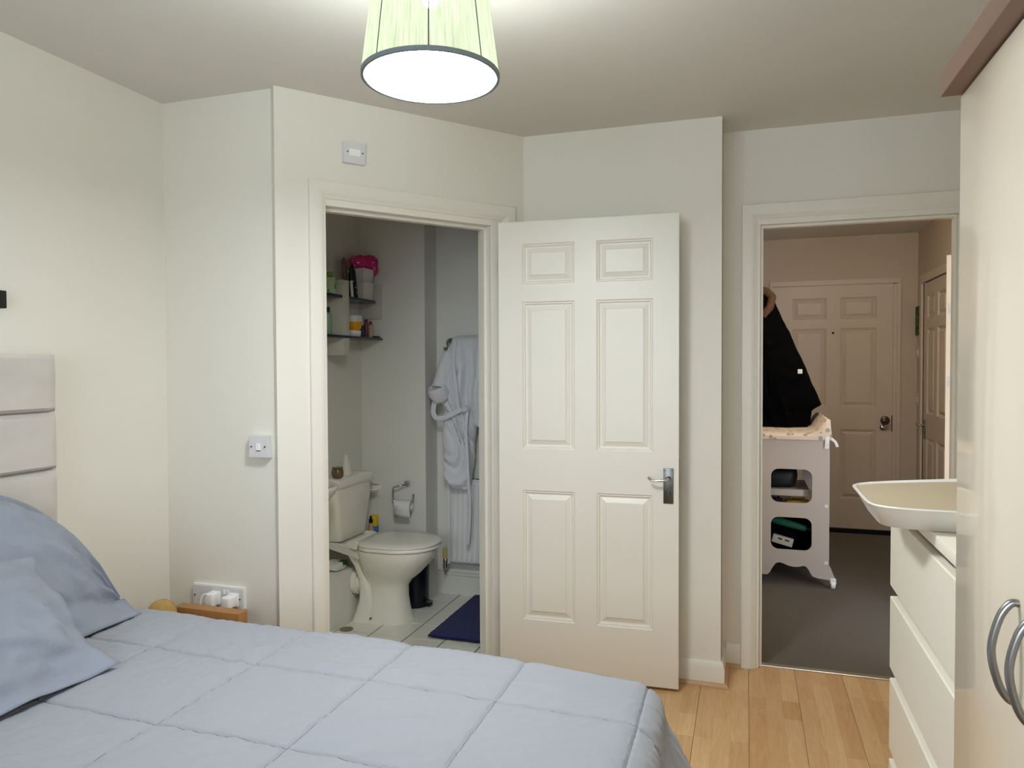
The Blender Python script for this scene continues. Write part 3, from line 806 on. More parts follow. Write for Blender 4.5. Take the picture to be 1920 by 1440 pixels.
# socket with two chargers
t = thing('wall_socket', (-1.967, YB, .434), 'white wall socket with a blank plate beside it above the bedside table', 'socket')
put, pb, screw = face_plate(t, (-1.967, YB, .4745), (1, 0, 0), (0, -1, 0), .242, .082, .02)
pb('back_box', -.121, .121, 0, .012, -.041, .043, 'plastic_bright')
p1_ = pb('blank_plate', -.117, -.030, .012, .019, -.040, .039, 'plastic_white', bev=.002)
screw(-.104, 0, p1_); screw(-.043, 0, p1_)
p2_ = pb('socket_plate', -.029, .117, .012, .019, -.040, .039, 'plastic_white', bev=.002)
screw(-.020, 0, p2_); screw(.108, 0, p2_)
for a in (.036, .052): pb('switch_rocker', a-.006, a+.006, .018, .0225, .012, .030, 'plastic_bright', p2_)
for q, a0 in ((0, -.022), (1, .062)):
    for a, z0, z1 in ((a0+.011, -.024, -.010), (a0+.031, -.024, -.010), (a0+.021, -.002, .010)):
        pb('socket_hole', a-.003, a+.003, .0188, .0194, z0, z1, 'black', p2_, .0002)
def charger(x, label, cable, wid=.038, hgt=.050, dep=.040):
    zc = .473
    t = thing('charger_plug', (x, YB-.019, zc-hgt/2), label, 'charger', 'chargers in the wall socket')
    obj('plug_base', bx(x-.022, x+.022, YB-.034, YB-.0195, zc-.026, zc+.026, bev=.005), 'plastic_bright', t)
    obj('body', bx(x-wid/2, x+wid/2, YB-.034-dep, YB-.033, zc-hgt/2, zc+hgt/2, bev=.007, seg=3), 'plastic_bright', t)
    if cable:
        y = YB-.034-dep
        pts = smooth_path([(x-.004, y+.002, zc+.018), (x-.006, y-.012, zc+.030), (x-.012, y-.022, zc+.018), (x-.016, y-.026, zc-.02), (x-.018, y-.028, zc-.06), (x-.03, y-.025, zc-.09), (x-.028, y-.02, zc-.13)], 6)
        obj('cable', tube(B(), pts, .0022, 8), 'cord_white', t)
charger(-1.968, 'white charger with a thin white cable in the left socket', True, .036, .054, .034)
charger(-1.883, 'white cube charger without a cable in the right socket', False, .040, .046, .044)
# small black fitting at the left edge
t = thing('wall_hook', (XL, 1.655, 1.55), 'small black box-shaped fitting on the wall above the headboard', 'fitting')
obj('back_plate', bx(XL, XL+.008, 1.60, 1.665, 1.55, 1.615, bev=.002), 'black', t)
obj('block', bx(XL+.008, XL+.035, 1.605, 1.672, 1.556, 1.611, bev=.003), 'black', t)

# ================================================================ WARDROBE
WX = .357
wd = thing('wardrobe', (.64, .7, 0), 'tall cream high-gloss wardrobe with bow handles and a brown cornice', 'wardrobe')
obj('carcass', bx(WX+.022, .905, -.05, 1.472, .06, 1.845, bev=.002), 'wardrobe_inner', wd)
obj('plinth', bx(WX+.05, .90, -.04, 1.46, 0, .06), 'wardrobe_inner', wd)
def wardrobe_door(y0, y1, hy):
    d = obj('door', bx(WX, WX+.020, y0, y1, .065, 1.842, bev=.003), 'wardrobe_gloss', wd)
    zc = .974; hh = .068; out = .032
    pts = smooth_path([(WX+.001, hy, zc+hh), (WX-.010, hy, zc+hh*.98), (WX-out*.72, hy, zc+hh*.66), (WX-out, hy, zc), (WX-out*.72, hy, zc-hh*.66), (WX-.010, hy, zc-hh*.98), (WX+.001, hy, zc-hh)], 6)
    obj('handle', tube(B(), pts, .0055, 12), 'steel', d)
wardrobe_door(1.122, 1.472, 1.156); wardrobe_door(.746, 1.119, 1.084)
wardrobe_door(.366, .743, .40); wardrobe_door(-.05, .363, .33)
obj('cornice', bx(WX-.030, .905, -.07, 1.480, 1.846, 1.888, bev=.002), 'cornice', wd)

# ================================================================ CHEST OF DRAWERS
DX, DY0, DY1 = .391, 1.482, 2.280
dr = thing('chest_of_drawers', (.63, 1.88, 0), 'white four-drawer chest standing beyond the wardrobe', 'chest')
obj('side', bx(DX+.022, .905, DY0, DY0+.02, 0, .975), 'dresser_white', dr, 0)
obj('side', bx(DX+.022, .905, DY1-.02, DY1, 0, .975), 'dresser_white', dr, 0)
obj('back', bx(.895, .905, DY0+.02, DY1-.02, 0, .975), 'dresser_white', dr, 0)
obj('top', bx(DX+.002, .905, DY0, DY1, .972, 1.0, bev=.0015), 'dresser_white', dr)
tops = [.950, .716, .482, .250]; bots = [.722, .488, .256, .02]
for zt, zb in zip(tops, bots):
    bm = B()
    prism(bm, [(DX, zt-.003), (DX+.003, zt), (DX+.020, zt), (DX+.020, zb), (DX+.0185, zb), (DX, zb+.026)], 'y', DY0+.001, DY1-.001)
    d = obj('drawer', bm, 'dresser_white', dr, 20)
    obj('drawer_box', bx(DX+.0205, .86, DY0+.03, DY1-.03, zb+.012, zt-.02), 'dresser_white', d, 0)

# shallow curved tray on the chest
def tray():
    bm = B()
    xc, yc = .575, 1.955
    hx, hy = .312, .195
    def ring(k, z, dz, nn=72):
        out = []
        for i in range(nn):
            a = 2*math.pi*i/nn; c_, s_ = math.cos(a), math.sin(a)
            e = .30
            xx = math.copysign(abs(c_)**e, c_); yy = math.copysign(abs(s_)**e, s_)
            X_, Y_ = xc+hx*k[0]*xx, yc+hy*k[1]*yy
            rise = dz*(max(0, (Y_-yc)/hy)*max(0, (X_-.30)/.3))
            out.append((X_, Y_, z+rise))
        return out
    rings = [ring((.84, .68), 1.001, 0), ring((.90, .76), 1.003, 0), ring((.975, .94), 1.046, .012), ring((1, 1), 1.055, .022), ring((.985, .975), 1.0575, .024), ring((.965, .955), 1.055, .022),
             ring((.92, .86), 1.036, .006), ring((.86, .74), 1.020, 0), ring((.70, .55), 1.015, 0), ring((.3, .25), 1.014, 0)]
    loft(bm, rings, cap=True)
    t = thing('changing_tray', (xc, yc, 1.0), 'white shallow curved tray with painted beige reflection inside overhanging the chest of drawers', 'tray')
    obj('shell', bm, 'tray_white', t, 50)
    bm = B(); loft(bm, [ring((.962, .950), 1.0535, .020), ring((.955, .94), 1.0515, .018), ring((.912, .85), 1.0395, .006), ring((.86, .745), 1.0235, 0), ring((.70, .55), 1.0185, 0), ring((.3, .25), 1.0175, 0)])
    obj('beige_reflection', bm, 'beige_reflection', t, 50)  # added beige skin painting the reflection seen inside the white tray
tray()

# ================================================================ TOILET
TY = 3.55
wc = thing('toilet', (-1.86, TY, 0), 'white close-coupled toilet with its lid down', 'toilet')
def egg(xb, xf, hw, z, nn=48, e=.8, yc=TY, sq=1.):
    """plan outline: rounded front (towards +x), squarer back"""
    out = []; xm = xb+(xf-xb)*.45
    for i in range(nn):
        a = 2*math.pi*i/nn; c_, s_ = math.cos(a), math.sin(a)
        if c_ >= 0: X_ = xm+(xf-xm)*abs(c_)**.95
        else: X_ = xm-(xm-xb)*abs(c_)**(e*.6)
        out.append((X_, yc+hw*math.copysign(abs(s_)**(.95 if c_ >= 0 else e*.8), s_), z))
    return out
bm = B()
loft(bm, [egg(-1.955, -1.715, .118, 0), egg(-1.955, -1.718, .116, .012), egg(-1.95, -1.732, .100, .06), egg(-1.945, -1.742, .092, .13), egg(-1.945, -1.740, .090, .19),
          egg(-1.955, -1.715, .103, .225), egg(-1.965, -1.665, .132, .265), egg(-1.975, -1.625, .160, .31), egg(-1.98, -1.588, .178, .35), egg(-1.985, -1.575, .186, .385), egg(-1.985, -1.573, .186, .398), egg(-1.98, -1.58, .18, .402)])
# trap body behind the bowl
loft(bm, [egg(-2.035, -1.862, .116, 0, e=.7), egg(-2.033, -1.862, .114, .012, e=.7), egg(-2.018, -1.868, .108, .05), egg(-1.998, -1.876, .105, .11), egg(-1.990, -1.90, .102, .17), egg(-1.992, -1.925, .104, .235), egg(-2.015, -1.945, .112, .30), egg(-2.05, -1.95, .13, .36), egg(-2.07, -1.945, .14, .398)])
# shelf that carries the cistern
loft(bm, [[(-2.185, TY-.13, .398), (-1.95, TY-.15, .352), (-1.95, TY+.15, .352), (-2.185, TY+.13, .398)], [(-2.19, TY-.14, .43), (-2.03, TY-.16, .43), (-2.03, TY+.16, .43), (-2.19, TY+.14, .43)], [(-2.19, TY-.14, .432), (-1.965, TY-.165, .405), (-1.965, TY+.165, .405), (-2.19, TY+.14, .432)]])
pan = obj('pan', bm, 'porcelain', wc, 50)
obj('fixing_cap', lathe(B(), [(.006, 0), (.005, -.006)], (-1.905, TY-.112, .028), 'y', 12), 'brown_jar', pan)
st = B(); loft(st, [egg(-1.975, -1.565, .192, .404), egg(-1.978, -1.560, .196, .408), egg(-1.978, -1.560, .196, .418), egg(-1.975, -1.565, .192, .423)])
obj('seat', st, 'seat_plastic', wc, 45)
ld = B(); loft(ld, [egg(-1.978, -1.563, .194, .4245), egg(-1.980, -1.557, .198, .4275), egg(-1.98, -1.557, .198, .434), egg(-1.974, -1.567, .190, .4395), egg(-1.93, -1.60, .13, .4425), egg(-1.87, -1.70, .05, .443)])
obj('lid', ld, 'seat_plastic', wc, 45)
for yy in (-.08, .08): obj('seat_hinge', bx(-2.0, -1.968, TY+yy-.02, TY+yy+.02, .405, .432, bev=.004), 'seat_plastic', wc)
ct = B()
def cis(x0, x1, y0, y1, z, r=.03, k=5):
    out = []
    for cx, cy, a0 in ((x1-r, y1-r, 0), (x0+.005, y1-.005, 90), (x0+.005, y0+.005, 180), (x1-r, y0+r, 270)):
        rr = r if cx > x0+.01 else .005
        for q in range(k+1):
            a = math.radians(a0+90*q/k); out.append((cx+rr*math.cos(a), cy+rr*math.sin(a), z))
    return out
loft(ct, [cis(-2.195, -2.07, TY-.145, TY+.130, .432), cis(-2.195, -2.062, TY-.155, TY+.140, .45), cis(-2.195, -2.05, TY-.195, TY+.18, .66), cis(-2.195, -2.048, TY-.2, TY+.186, .725)])
cs_ = obj('cistern', ct, 'porcelain', wc, 45)
lo = B(); loft(lo, [cis(-2.198, -2.042, TY-.206, TY+.192, .726), cis(-2.198, -2.037, TY-.211, TY+.197, .735), cis(-2.198, -2.037, TY-.211, TY+.197, .762), cis(-2.198, -2.045, TY-.204, TY+.19, .771), cis(-2.19, -2.09, TY-.15, TY+.14, .774)])
obj('cistern_lid', lo, 'porcelain', wc, 45)
lv = obj('flush_lever', lathe(B(), [(.011, 0), (.012, .012), (.008, .02), (.002, .022)], (-2.05, 3.705, .700), 'x', 18), 'chrome', cs_)
obj('lever_arm', tube(B(), [(-2.034, 3.705, .70), (-2.026, 3.72, .698), (-2.024, 3.755, .692)], [.006, .006, .005], 10), 'chrome', lv)
obj('waste_connector', lathe(B(), [(.060, -.044), (.070, -.042), (.070, -.016), (.058, -.012), (.052, .03)], (-1.995, TY-.03, .197), 'x', 28), 'seat_plastic', wc)

# things on and behind the cistern
def tb_thing(name, loc, label, cat, parts, group=None):
    t = thing(name, loc, label, cat, group)
    for pn, bm, m in parts: obj(pn, bm, m, t)
    return t
c_ = (-2.10, 3.53, .7745)
tb_thing('cone_vase', c_, 'white cone-shaped ornament on the cistern lid', 'ornament', [('body', lathe(B(), [(.03, 0), (.033, .004), (.031, .02), (.014, .09), (.009, .112), (.006, .115)], c_, 'z', 28), 'cone_white'), ('neck', lathe(B(), [(.0095, .105), (.0095, .116), (.006, .117)], c_, 'z', 20), 'cone_white')])
c_ = (-2.09, 3.425, .7745)
tb_thing('candle_jar', c_, 'small round brown jar on the cistern lid', 'jar', [('body', lathe(B(), [(.022, 0), (.030, .008), (.033, .028), (.030, .046), (.027, .05)], c_, 'z', 24), 'brown_jar'), ('rim', lathe(B(), [(.027, .05), (.029, .053), (.029, .057), (.024, .057)], c_, 'z', 24), 'brass_dull')])
c_ = (-2.112, 3.862, .274)
tb_thing('spray_can', c_, 'blue aerosol can with a yellow cap behind the toilet', 'can', [('body', lathe(B(), [(.026, 0), (.027, .005), (.027, .145), (.022, .158)], c_, 'z', 24), 'can_blue'), ('cap', lathe(B(), [(.026, .152), (.026, .205), (.023, .212), (.015, .214)], c_, 'z', 24), 'can_yellow')])
c_ = (-2.10, 3.802, .274)
tb_thing('lotion_bottle', c_, 'peach bottle with a black pump beside the spray can', 'bottle', [('body', lathe(B(), [(.026, 0), (.029, .01), (.029, .10), (.02, .13), (.012, .15), (.012, .18)], c_, 'z', 22), 'peach'), ('pump', lathe(B(), [(.011, .18), (.012, .2), (.006, .205), (.006, .22)], c_, 'z', 16), 'black')])
t = thing('wipes_pack', (-2.11, 3.45, .274), 'white and green packet with a pink end lying on the pipe boxing', 'packet')
bm = B(); loft(bm, [[(-2.16+a*.05*k-.0, y, .274+.004+b*.5*k*.06+.02) for a, b in ((0, -.6), (1.8, -.6), (1.9, 0), (1.8, .7), (0, .7), (-.1, 0))] for y, k in ((3.37, .35), (3.385, .9), (3.44, 1.05), (3.50, .9), (3.515, .35))])
obj('packet', bm, 'wipes_white', t); 
bm = B(); loft(bm, [[(-2.16+a*.05*k, y, .2745+.004+b*.5*k*.06+.02) for a, b in ((0, -.55), (1.82, -.55), (1.93, 0), (1.82, .72), (0, .72), (-.1, 0))] for y, k in ((3.4885, .95), (3.505, .78), (3.52, .36))])
obj('end_panel', bm, 'wipes_pink', t)
obj('logo_panel', bx(-2.10, -2.062, 3.43, 3.475, .296, .3205, bev=.002), 'wipes_green', t)

# toilet roll holder on the back wall
t = thing('toilet_roll_holder', (-1.89, Y1, .60), 'chrome toilet roll holder on the back wall', 'holder')
obj('mount', bx(-1.915, -1.885, Y1-.022, Y1, .668, .70, bev=.006), 'chrome', t)
pts = smooth_path([(-1.90, Y1-.018, .682), (-1.92, Y1-.045, .676), (-1.955, Y1-.058, .668), (-1.968, Y1-.06, .655), (-1.966, Y1-.06, .60), (-1.955, Y1-.06, .578), (-1.93, Y1-.06, .576), (-1.86, Y1-.06, .585), (-1.845, Y1-.06, .592), (-1.838, Y1-.06, .615), (-1.838, Y1-.06, .632)], 5)
obj('bar', tube(B(), pts, .0055, 10), 'chrome', t)
t = thing('toilet_roll', (-1.90, Y1-.06, .55), 'nearly used white toilet roll on the chrome holder', 'roll')
bm = lathe(B(), [(.020, -.05), (.030, -.05), (.030, .05), (.020, .05), (.020, -.05)], (-1.90, Y1-.06, .563), 'x', 28, cap=False)
obj('roll', bm, 'paper', t)
bm = B(); loft(bm, [[(x_, Y1-.06-.0305-q, z_) for x_ in (-1.95, -1.90, -1.85)] for z_, q in ((.565, 0), (.54, -.002), (.515, -.008), (.495, -.012))], cap=False, closed=False)
sh_ = obj('loose_sheet', bm, 'paper', t); md = sh_.modifiers.new('t', 'SOLIDIFY'); md.thickness = .001
# ceramic bracket beside the cistern
t = thing('soap_bracket', (-2.10, Y1, .60), 'white ceramic bracket on the wall beside the flush lever', 'bracket')
obj('plate', bx(-2.135, -2.075, Y1-.012, Y1, .60, .66, bev=.004), 'porcelain', t)
obj('dish', lathe(B(), [(.012, 0), (.026, .008), (.034, .022), (.03, .024), (.018, .012)], (-2.105, Y1-.046, .622), 'z', 24), 'porcelain', t)

# wash basin (only its tip shows beside the frame)
t = thing('wash_basin', (-2.06, 3.02, .8), 'edge of a white wash basin beside the cistern', 'basin')
def bas(k, z): return [(-2.2+max(0, (.02+.31*k*math.cos(a))), 3.00+.235*k*math.copysign(abs(math.sin(a))**.8, math.sin(a)), z) for a in [math.radians(-90+180*q/32) for q in range(33)]]
bm = B(); loft(bm, [bas(.35, .655), bas(.62, .672), bas(.86, .72), bas(.97, .765), bas(1., .782), bas(1., .792), bas(.985, .797), bas(.90, .795), bas(.84, .775), bas(.68, .71), bas(.3, .685)])
obj('bowl', bm, 'porcelain', t, 50)
obj('tap', tube(B(), smooth_path([(-2.15, 3.0, .79), (-2.15, 3.0, .87), (-2.12, 3.0, .89), (-2.05, 3.0, .87)], 5), .012, 14), 'chrome', t)
obj('pedestal', lathe(B(), [(.09, .0), (.08, .02), (.065, .3), (.075, .655)], (-2.085, 3.0, 0), 'z', 28), 'porcelain', t)

# pedal bin behind the toilet
bc = (-1.815, 3.80, 0)
t = thing('pedal_bin', bc, 'dark navy pedal bin standing behind the toilet', 'bin')
obj('body', lathe(B(), [(.076, .006), (.078, .012), (.082, .255)], bc, 'z', 40), 'navy_bin', t)
obj('base_ring', lathe(B(), [(.08, 0), (.082, .012), (.078, .016)], bc, 'z', 40), 'black', t)
obj('lid', lathe(B(), [(.084, .255), (.085, .265), (.07, .283), (.03, .292), (.002, .294)], bc, 'z', 40), 'navy_bin', t)
obj('pedal', bx(-1.745, -1.705, 3.765, 3.80, .008, .03, bev=.004), 'black', t)
obj('pedal_cap', bx(-1.735, -1.703, 3.767, 3.798, .030, .038, bev=.002), 'steel', t)
# bath mat
bm = B(); nx, ny = 40, 60; g = []
for i in range(nx+1):
    r_ = []
    for j in range(ny+1):
        x_, y_ = -1.525+.50*i/nx, 3.335+.675*j/ny
        r_.append(bm.verts.new((x_, y_, .010+.003*noise.noise(Vector((x_*25, y_*25, 0)))+(.0015 if j % 3 == 0 else 0))))
    g.append(r_)
for a, b in zip(g, g[1:]):
    for j in range(ny): bm.faces.new((a[j], a[j+1], b[j+1], b[j]))
o = obj('bath_mat', bm, 'navy_mat', None, 60, 'navy blue bath mat on the white tiles', 'mat', origin=(-1.275, 3.67, .0))
md = o.modifiers.new('t', 'SOLIDIFY'); md.thickness = .008; md.offset = -1
o = obj('floor_drain', lathe(B(), [(.036, .0005), (.034, .003), (.01, .0035)], (-1.985, 3.325, 0), 'z', 28), 'brown_jar', None, 40, 'small round grey-brown cover on the floor before the toilet', 'cover', origin=(-1.985, 3.325, 0))

# radiator, its valve, the rail and the robe
t = thing('radiator', (-1.45, YF-.06, .2), 'white ribbed panel radiator below the robe', 'radiator')
rx0, rx1, rz0, rz1, ry = -1.69, -.95, .198, .702, YF-.075
bm = B(); prof = []
nrib = 22; wv = (rx1-rx0-.03)/nrib
for k in range(nrib):
    xx = rx0+.015+k*wv
    prof += [(xx, 0), (xx+wv*.55, 0), (xx+wv*.66, .009), (xx+wv*.89, .009)]
prof.append((rx1-.015, 0))
def radr(z, s): return [(p[0], ry+p[1]*s, z) for p in prof]
rr = [[(p[0], ry+.008, rz0) for p in prof], radr(rz0+.02, 0), radr(rz0+.04, 1), radr(rz1-.045, 1), radr(rz1-.025, 0), [(p[0], ry+.008, rz1) for p in prof]]
loft(bm, rr, cap=False, closed=False)
rp = obj('panel', bm, 'radiator', t, 30); md = rp.modifiers.new('t', 'SOLIDIFY'); md.thickness = .012; md.offset = -1
obj('side_grille', bx(rx0-.002, rx0+.016, ry-.002, ry+.05, rz0, rz1, bev=.003), 'radiator', t)
obj('side_grille', bx(rx1-.016, rx1+.002, ry-.002, ry+.05, rz0, rz1, bev=.003), 'radiator', t)
obj('top_grille', bx(rx0, rx1, ry+.001, ry+.05, rz1-.006, rz1+.004, bev=.002), 'radiator', t)
for k in range(24): 
    obj('top_slot', bx(rx0+.03+k*.029, rx0+.048+k*.029, ry+.014, ry+.04, rz1+.0035, rz1+.005), 'black', t, 0)
vv = obj('valve', lathe(B(), [(.014, .16), (.017, .17), (.016, .215), (.012, .225)], (-1.712, ry+.02, 0), 'z', 18), 'chrome', t)
obj('valve_cap', lathe(B(), [(.016, .222), (.017, .228), (.015, .285), (.01, .29)], (-1.712, ry+.02, 0), 'z', 18), 'valve_cream', t)
obj('pipe', tube(B(), [(-1.712, ry+.02, .128), (-1.712, ry+.02, .17)], .008, 10), 'chrome', t)
obj('pipe', tube(B(), [(-1.712, ry+.02, .20), (rx0+.005, ry+.02, .215)], .008, 10), 'chrome', t)

t = thing('towel_rail', (-1.45, YF, 1.48), 'chrome towel rail on the bathroom wall with a round mount', 'rail')
obj('mount', lathe(B(), [(.030, 0), (.030, -.012), (.012, -.02), (.012, -.05)], (-1.688, YF, 1.512), 'y', 26), 'steel', t)
obj('mount', lathe(B(), [(.026, 0), (.026, -.012), (.012, -.02), (.012, -.05)], (-1.10, YF, 1.505), 'y', 26), 'steel', t)
obj('bar', tube(B(), [(-1.715, YF-.052, 1.478), (-1.08, YF-.052, 1.478)], .009, 12), 'steel', t)
for x_ in (-1.685, -1.10): obj('drop', tube(B(), [(x_, YF-.045, 1.51), (x_, YF-.052, 1.478)], .010, 12), 'steel', t)

def cloth_tube(rows, folds, nn=96, seed=0, amp=.012, zn=60, flat=.75, tw=1.2):
    """rows: (z, xl, xr, yc, dep) from top down; returns bmesh of a folded hanging cloth"""
    zs = [-r[0] for r in rows]; rings = []
    z0, z1 = rows[0][0], rows[-1][0]
    for q in range(zn+1):
        z = z0+(z1-z0)*q/zn; f = lambda k: interp(zs, [r[k] for r in rows], -z)
        xl, xr, yc, dp = f(1), f(2), f(3), f(4); ring = []
        env = min(1, q/zn*4+.12)
        for k in range(nn):
            a = 2*math.pi*k/nn; c_, s_ = math.cos(a), math.sin(a)
            x_ = (xl+xr)/2+(xr-xl)/2*math.copysign(abs(c_)**.9, c_)
            y_ = yc+dp*math.copysign(abs(s_)**flat, s_)
            if folds:
                ph = (x_*folds+seed)+tw*noise.noise(Vector((x_*4, z*2.2, seed)))*2.2
                rip = math.sin(ph*2*math.pi)*.55+.45*math.sin(ph*4.7*math.pi+1.3)
                y_ += amp*env*rip*(1 if s_ < 0 else .2)
            x_ += .006*noise.noise(Vector((z*9, seed, k//(nn//2)*3.)))
            ring.append((x_, y_, z+.006*noise.noise(Vector((x_*12, seed, 3)))*(q/zn)))
        rings.append(ring)
    return loft(B(), rings)
robe = thing('bathrobe', (-1.58, YF-.1, .63), 'pale grey towelling bathrobe hung over the rail with its belt dangling', 'robe')
ry_ = YF-.105
obj('body', cloth_tube([(1.552, -1.605, -1.485, ry_, .012), (1.548, -1.625, -1.465, ry_, .03), (1.53, -1.642, -1.452, ry_, .05), (1.46, -1.668, -1.445, ry_, .06), (1.33, -1.705, -1.45, ry_, .062), (1.20, -1.702, -1.462, ry_, .062), (1.06, -1.690, -1.485, ry_, .06), (.92, -1.694, -1.50, ry_+.004, .056), (.80, -1.698, -1.512, ry_+.006, .052), (.70, -1.690, -1.528, ry_+.006, .046), (.655, -1.66, -1.545, ry_+.006, .04)], 7, seed=2.2, amp=.024), 'robe', robe, 70)
lap = obj('lapel', tube(B(), smooth_path([(-1.60, ry_-.045, 1.53), (-1.605, ry_-.066, 1.40), (-1.588, ry_-.072, 1.25), (-1.575, ry_-.07, 1.12)], 6), [.013]*19, 10), 'robe', robe, 70)
obj('hem_band', cloth_tube([(.70, -1.685, -1.528, ry_+.004, .052), (.655, -1.665, -1.54, ry_+.004, .048)], 7, seed=2.2, amp=.02, zn=4), 'robe', robe, 70)
sl = obj('sleeve', cloth_tube([(1.49, -1.47, -1.415, ry_+.012, .03), (1.40, -1.478, -1.395, ry_+.005, .042), (1.28, -1.485, -1.375, ry_, .046), (1.14, -1.495, -1.372, ry_, .05), (1.04, -1.492, -1.378, ry_, .048), (1.025, -1.488, -1.384, ry_, .044)], 13, seed=7.7, amp=.012), 'robe', robe, 70)
# left sleeve rolled into a drooping cuff
pts = smooth_path([(-1.655, ry_-.02, 1.45), (-1.675, ry_-.045, 1.36), (-1.685, ry_-.055, 1.29), (-1.690, ry_-.062, 1.25)], 5)
obj('sleeve', tube(B(), pts, [.03+.022*i/(len(pts)-1) for i in range(len(pts))], 18), 'robe', robe, 70)
bm = lathe(B(), [(.050, -.045), (.060, -.03), (.063, 0), (.060, .03), (.052, .042), (.042, .03), (.040, 0), (.036, -.02)], (0, 0, 0), 'z', 32)
bmesh.ops.rotate(bm, verts=bm.verts, cent=(0, 0, 0), matrix=Matrix.Rotation(math.radians(28), 3, 'X') @ Matrix.Rotation(math.radians(-14), 3, 'Y'))
for v in bm.verts: v.co += Vector((-1.695, ry_-.066, 1.222))+.007*noise.noise_vector(v.co*22)
obj('cuff', bm, 'robe', robe, 70)
def strap(pts, w_=.02, t=.006):
    P = smooth_path(pts, 8); rings = []
    for i, p in enumerate(P):
        d = (P[min(i+1, len(P)-1)]-P[max(i-1, 0)]).normalized()
        side = Vector((0, 1, 0)).cross(d).normalized(); nn_ = d.cross(side).normalized()
        rings.append([p+side*w_*a+nn_*t*b for a, b in ((-1, -.6), (-.6, -1), (.6, -1), (1, -.6), (1, .6), (.6, 1), (-.6, 1), (-1, .6))])
    return loft(B(), rings)
obj('belt', strap([(-1.725, ry_-.058, 1.17), (-1.735, ry_-.066, 1.115), (-1.715, ry_-.072, 1.075), (-1.665, ry_-.078, 1.075), (-1.605, ry_-.084, 1.10), (-1.548, ry_-.088, 1.128)], .015), 'robe', robe, 70)
obj('belt_tail', strap([(-1.515, ry_-.075, 1.135), (-1.525, ry_-.080, 1.02), (-1.520, ry_-.078, .88), (-1.518, ry_-.07, .74), (-1.512, ry_-.06, .6), (-1.520, ry_-.05, .45), (-1.531, ry_-.045, .345)], .010, .005), 'robe', robe, 70)
obj('belt_knot', lathe(B(), [(.01, -.02), (.02, -.012), (.022, 0), (.018, .014), (.008, .02)], (-1.53, ry_-.08, 1.128), 'z', 16), 'robe', robe, 70)

# ================================================================ BATHROOM SHELF AND ITS THINGS
XF = -2.06
un = thing('wall_shelf', (XL, 3.6, 1.43), 'white wall shelf with dark glass boards in the bathroom', 'shelf')
obj('upright', bx(XBL, XF, 3.452, 3.512, 1.435, 1.84, bev=.002), 'shelf_white', un)
obj('end_panel', bx(XBL, XF, 3.868, Y1-.001, 1.655, 1.846, bev=.002), 'shelf_white', un)
obj('glass_board', bx(XBL+.004, XF-.006, 3.22, 3.82, 1.742, 1.758, bev=.0015), 'glass_shelf', un)
obj('glass_board', bx(XBL+.004, XF+.004, 3.22, 3.885, 1.528, 1.542, bev=.0015), 'glass_shelf', un)
ZU, ZL = 1.7585, 1.5425
# flared square pots, stacked
def pot(loc, w0, w1, h, label):
    t = thing('square_pot', loc, label, 'pot', 'white square pots')
    x_, y_, z_ = loc; bm = B()
    def sq(w_, z): return [(x_-w_, y_-w_, z), (x_+w_, y_-w_, z), (x_+w_, y_+w_, z), (x_-w_, y_+w_, z)]
    loft(bm, [sq(w0, z_), sq(w1, z_+h), sq(w1-.006, z_+h), sq(w0-.004, z_+.012)])
    obj('body', bm, 'pot_white', t, 20)
    bm = B(); loft(bm, [sq(w1+.001, z_+h-.006), sq(w1+.002, z_+h), sq(w1-.005, z_+h+.001), sq(w1-.006, z_+h-.006)])
    obj('rim', bm, 'pot_white', t, 20)
pot((-2.128, 3.745, ZU), .053, .060, .098, 'lower white square pot on the upper glass shelf')
pot((-2.128, 3.745, ZU+.0995), .050, .062, .075, 'upper white square pot holding pink spotted fabric')
t = thing('pink_bow', (-2.12, 3.76, ZU+.15), 'pink fabric with white dots bunched in the white pot', 'fabric')
def blob(c, r, sd, nu=24, nv=16):
    bm = B(); rings = []
    for j in range(1, nv):
        th = math.pi*j/nv; ring = []
        for i in range(nu):
            ph = 2*math.pi*i/nu; d = Vector((math.sin(th)*math.cos(ph), math.sin(th)*math.sin(ph), math.cos(th)))
            k = 1+.22*noise.noise(d*2.2+Vector((sd, 0, 0)))+.07*math.sin(7*ph+sd)
            ring.append(Vector(c)+Vector((d.x*r[0], d.y*r[1], d.z*r[2]))*k)
        rings.append(ring)
    return loft(bm, rings)
for nm, c, r, sd in (('loop', (-2.11, 3.70, 1.968), (.05, .045, .038), 1), ('loop', (-2.10, 3.80, 1.975), (.05, .062, .044), 2), ('knot', (-2.10, 3.75, 1.958), (.03, .03, .026), 3), ('tail', (-2.075, 3.82, 1.935), (.02, .026, .032), 4)):
    obj(nm, blob(c, r, sd), 'pink_dots', t, 80)
# clutter on the shelves
def bottle(name, loc, r, h, m, capm, label, capr=.6, caph=.25, cat='bottle', neck=.75):
    x_, y_, z_ = loc
    return tb_thing(name, loc, label, cat, [('body', lathe(B(), [(r*.9, 0), (r, .004), (r, h*neck), (r*.6, h*(neck+.06)), (r*capr*.8, h*(1-caph)+.001)], loc, 'z', 20), m), ('cap', lathe(B(), [(r*capr, h*(1-caph)), (r*capr, h-.003), (r*capr*.8, h)], loc, 'z', 18), capm)])
t = thing('hair_brush', (-2.13, 3.60, ZU), 'brown wooden hair brush standing on the upper shelf', 'brush')
obj('handle', tube(B(), [(-2.13, 3.61, ZU), (-2.13, 3.595, ZU+.10)], [.008, .010], 12), 'wood_brush', t)
bm = B(); loft(bm, [[(-2.13+.012*math.cos(a)*k, 3.595-.02*q+.022*math.sin(a)*k, ZU+.10+.12*q) for a in [2*math.pi*i/18 for i in range(18)]] for q, k in ((0, .5), (.15, .8), (.5, 1), (.85, .9), (1, .4))])
obj('head', bm, 'wood_brush', t)
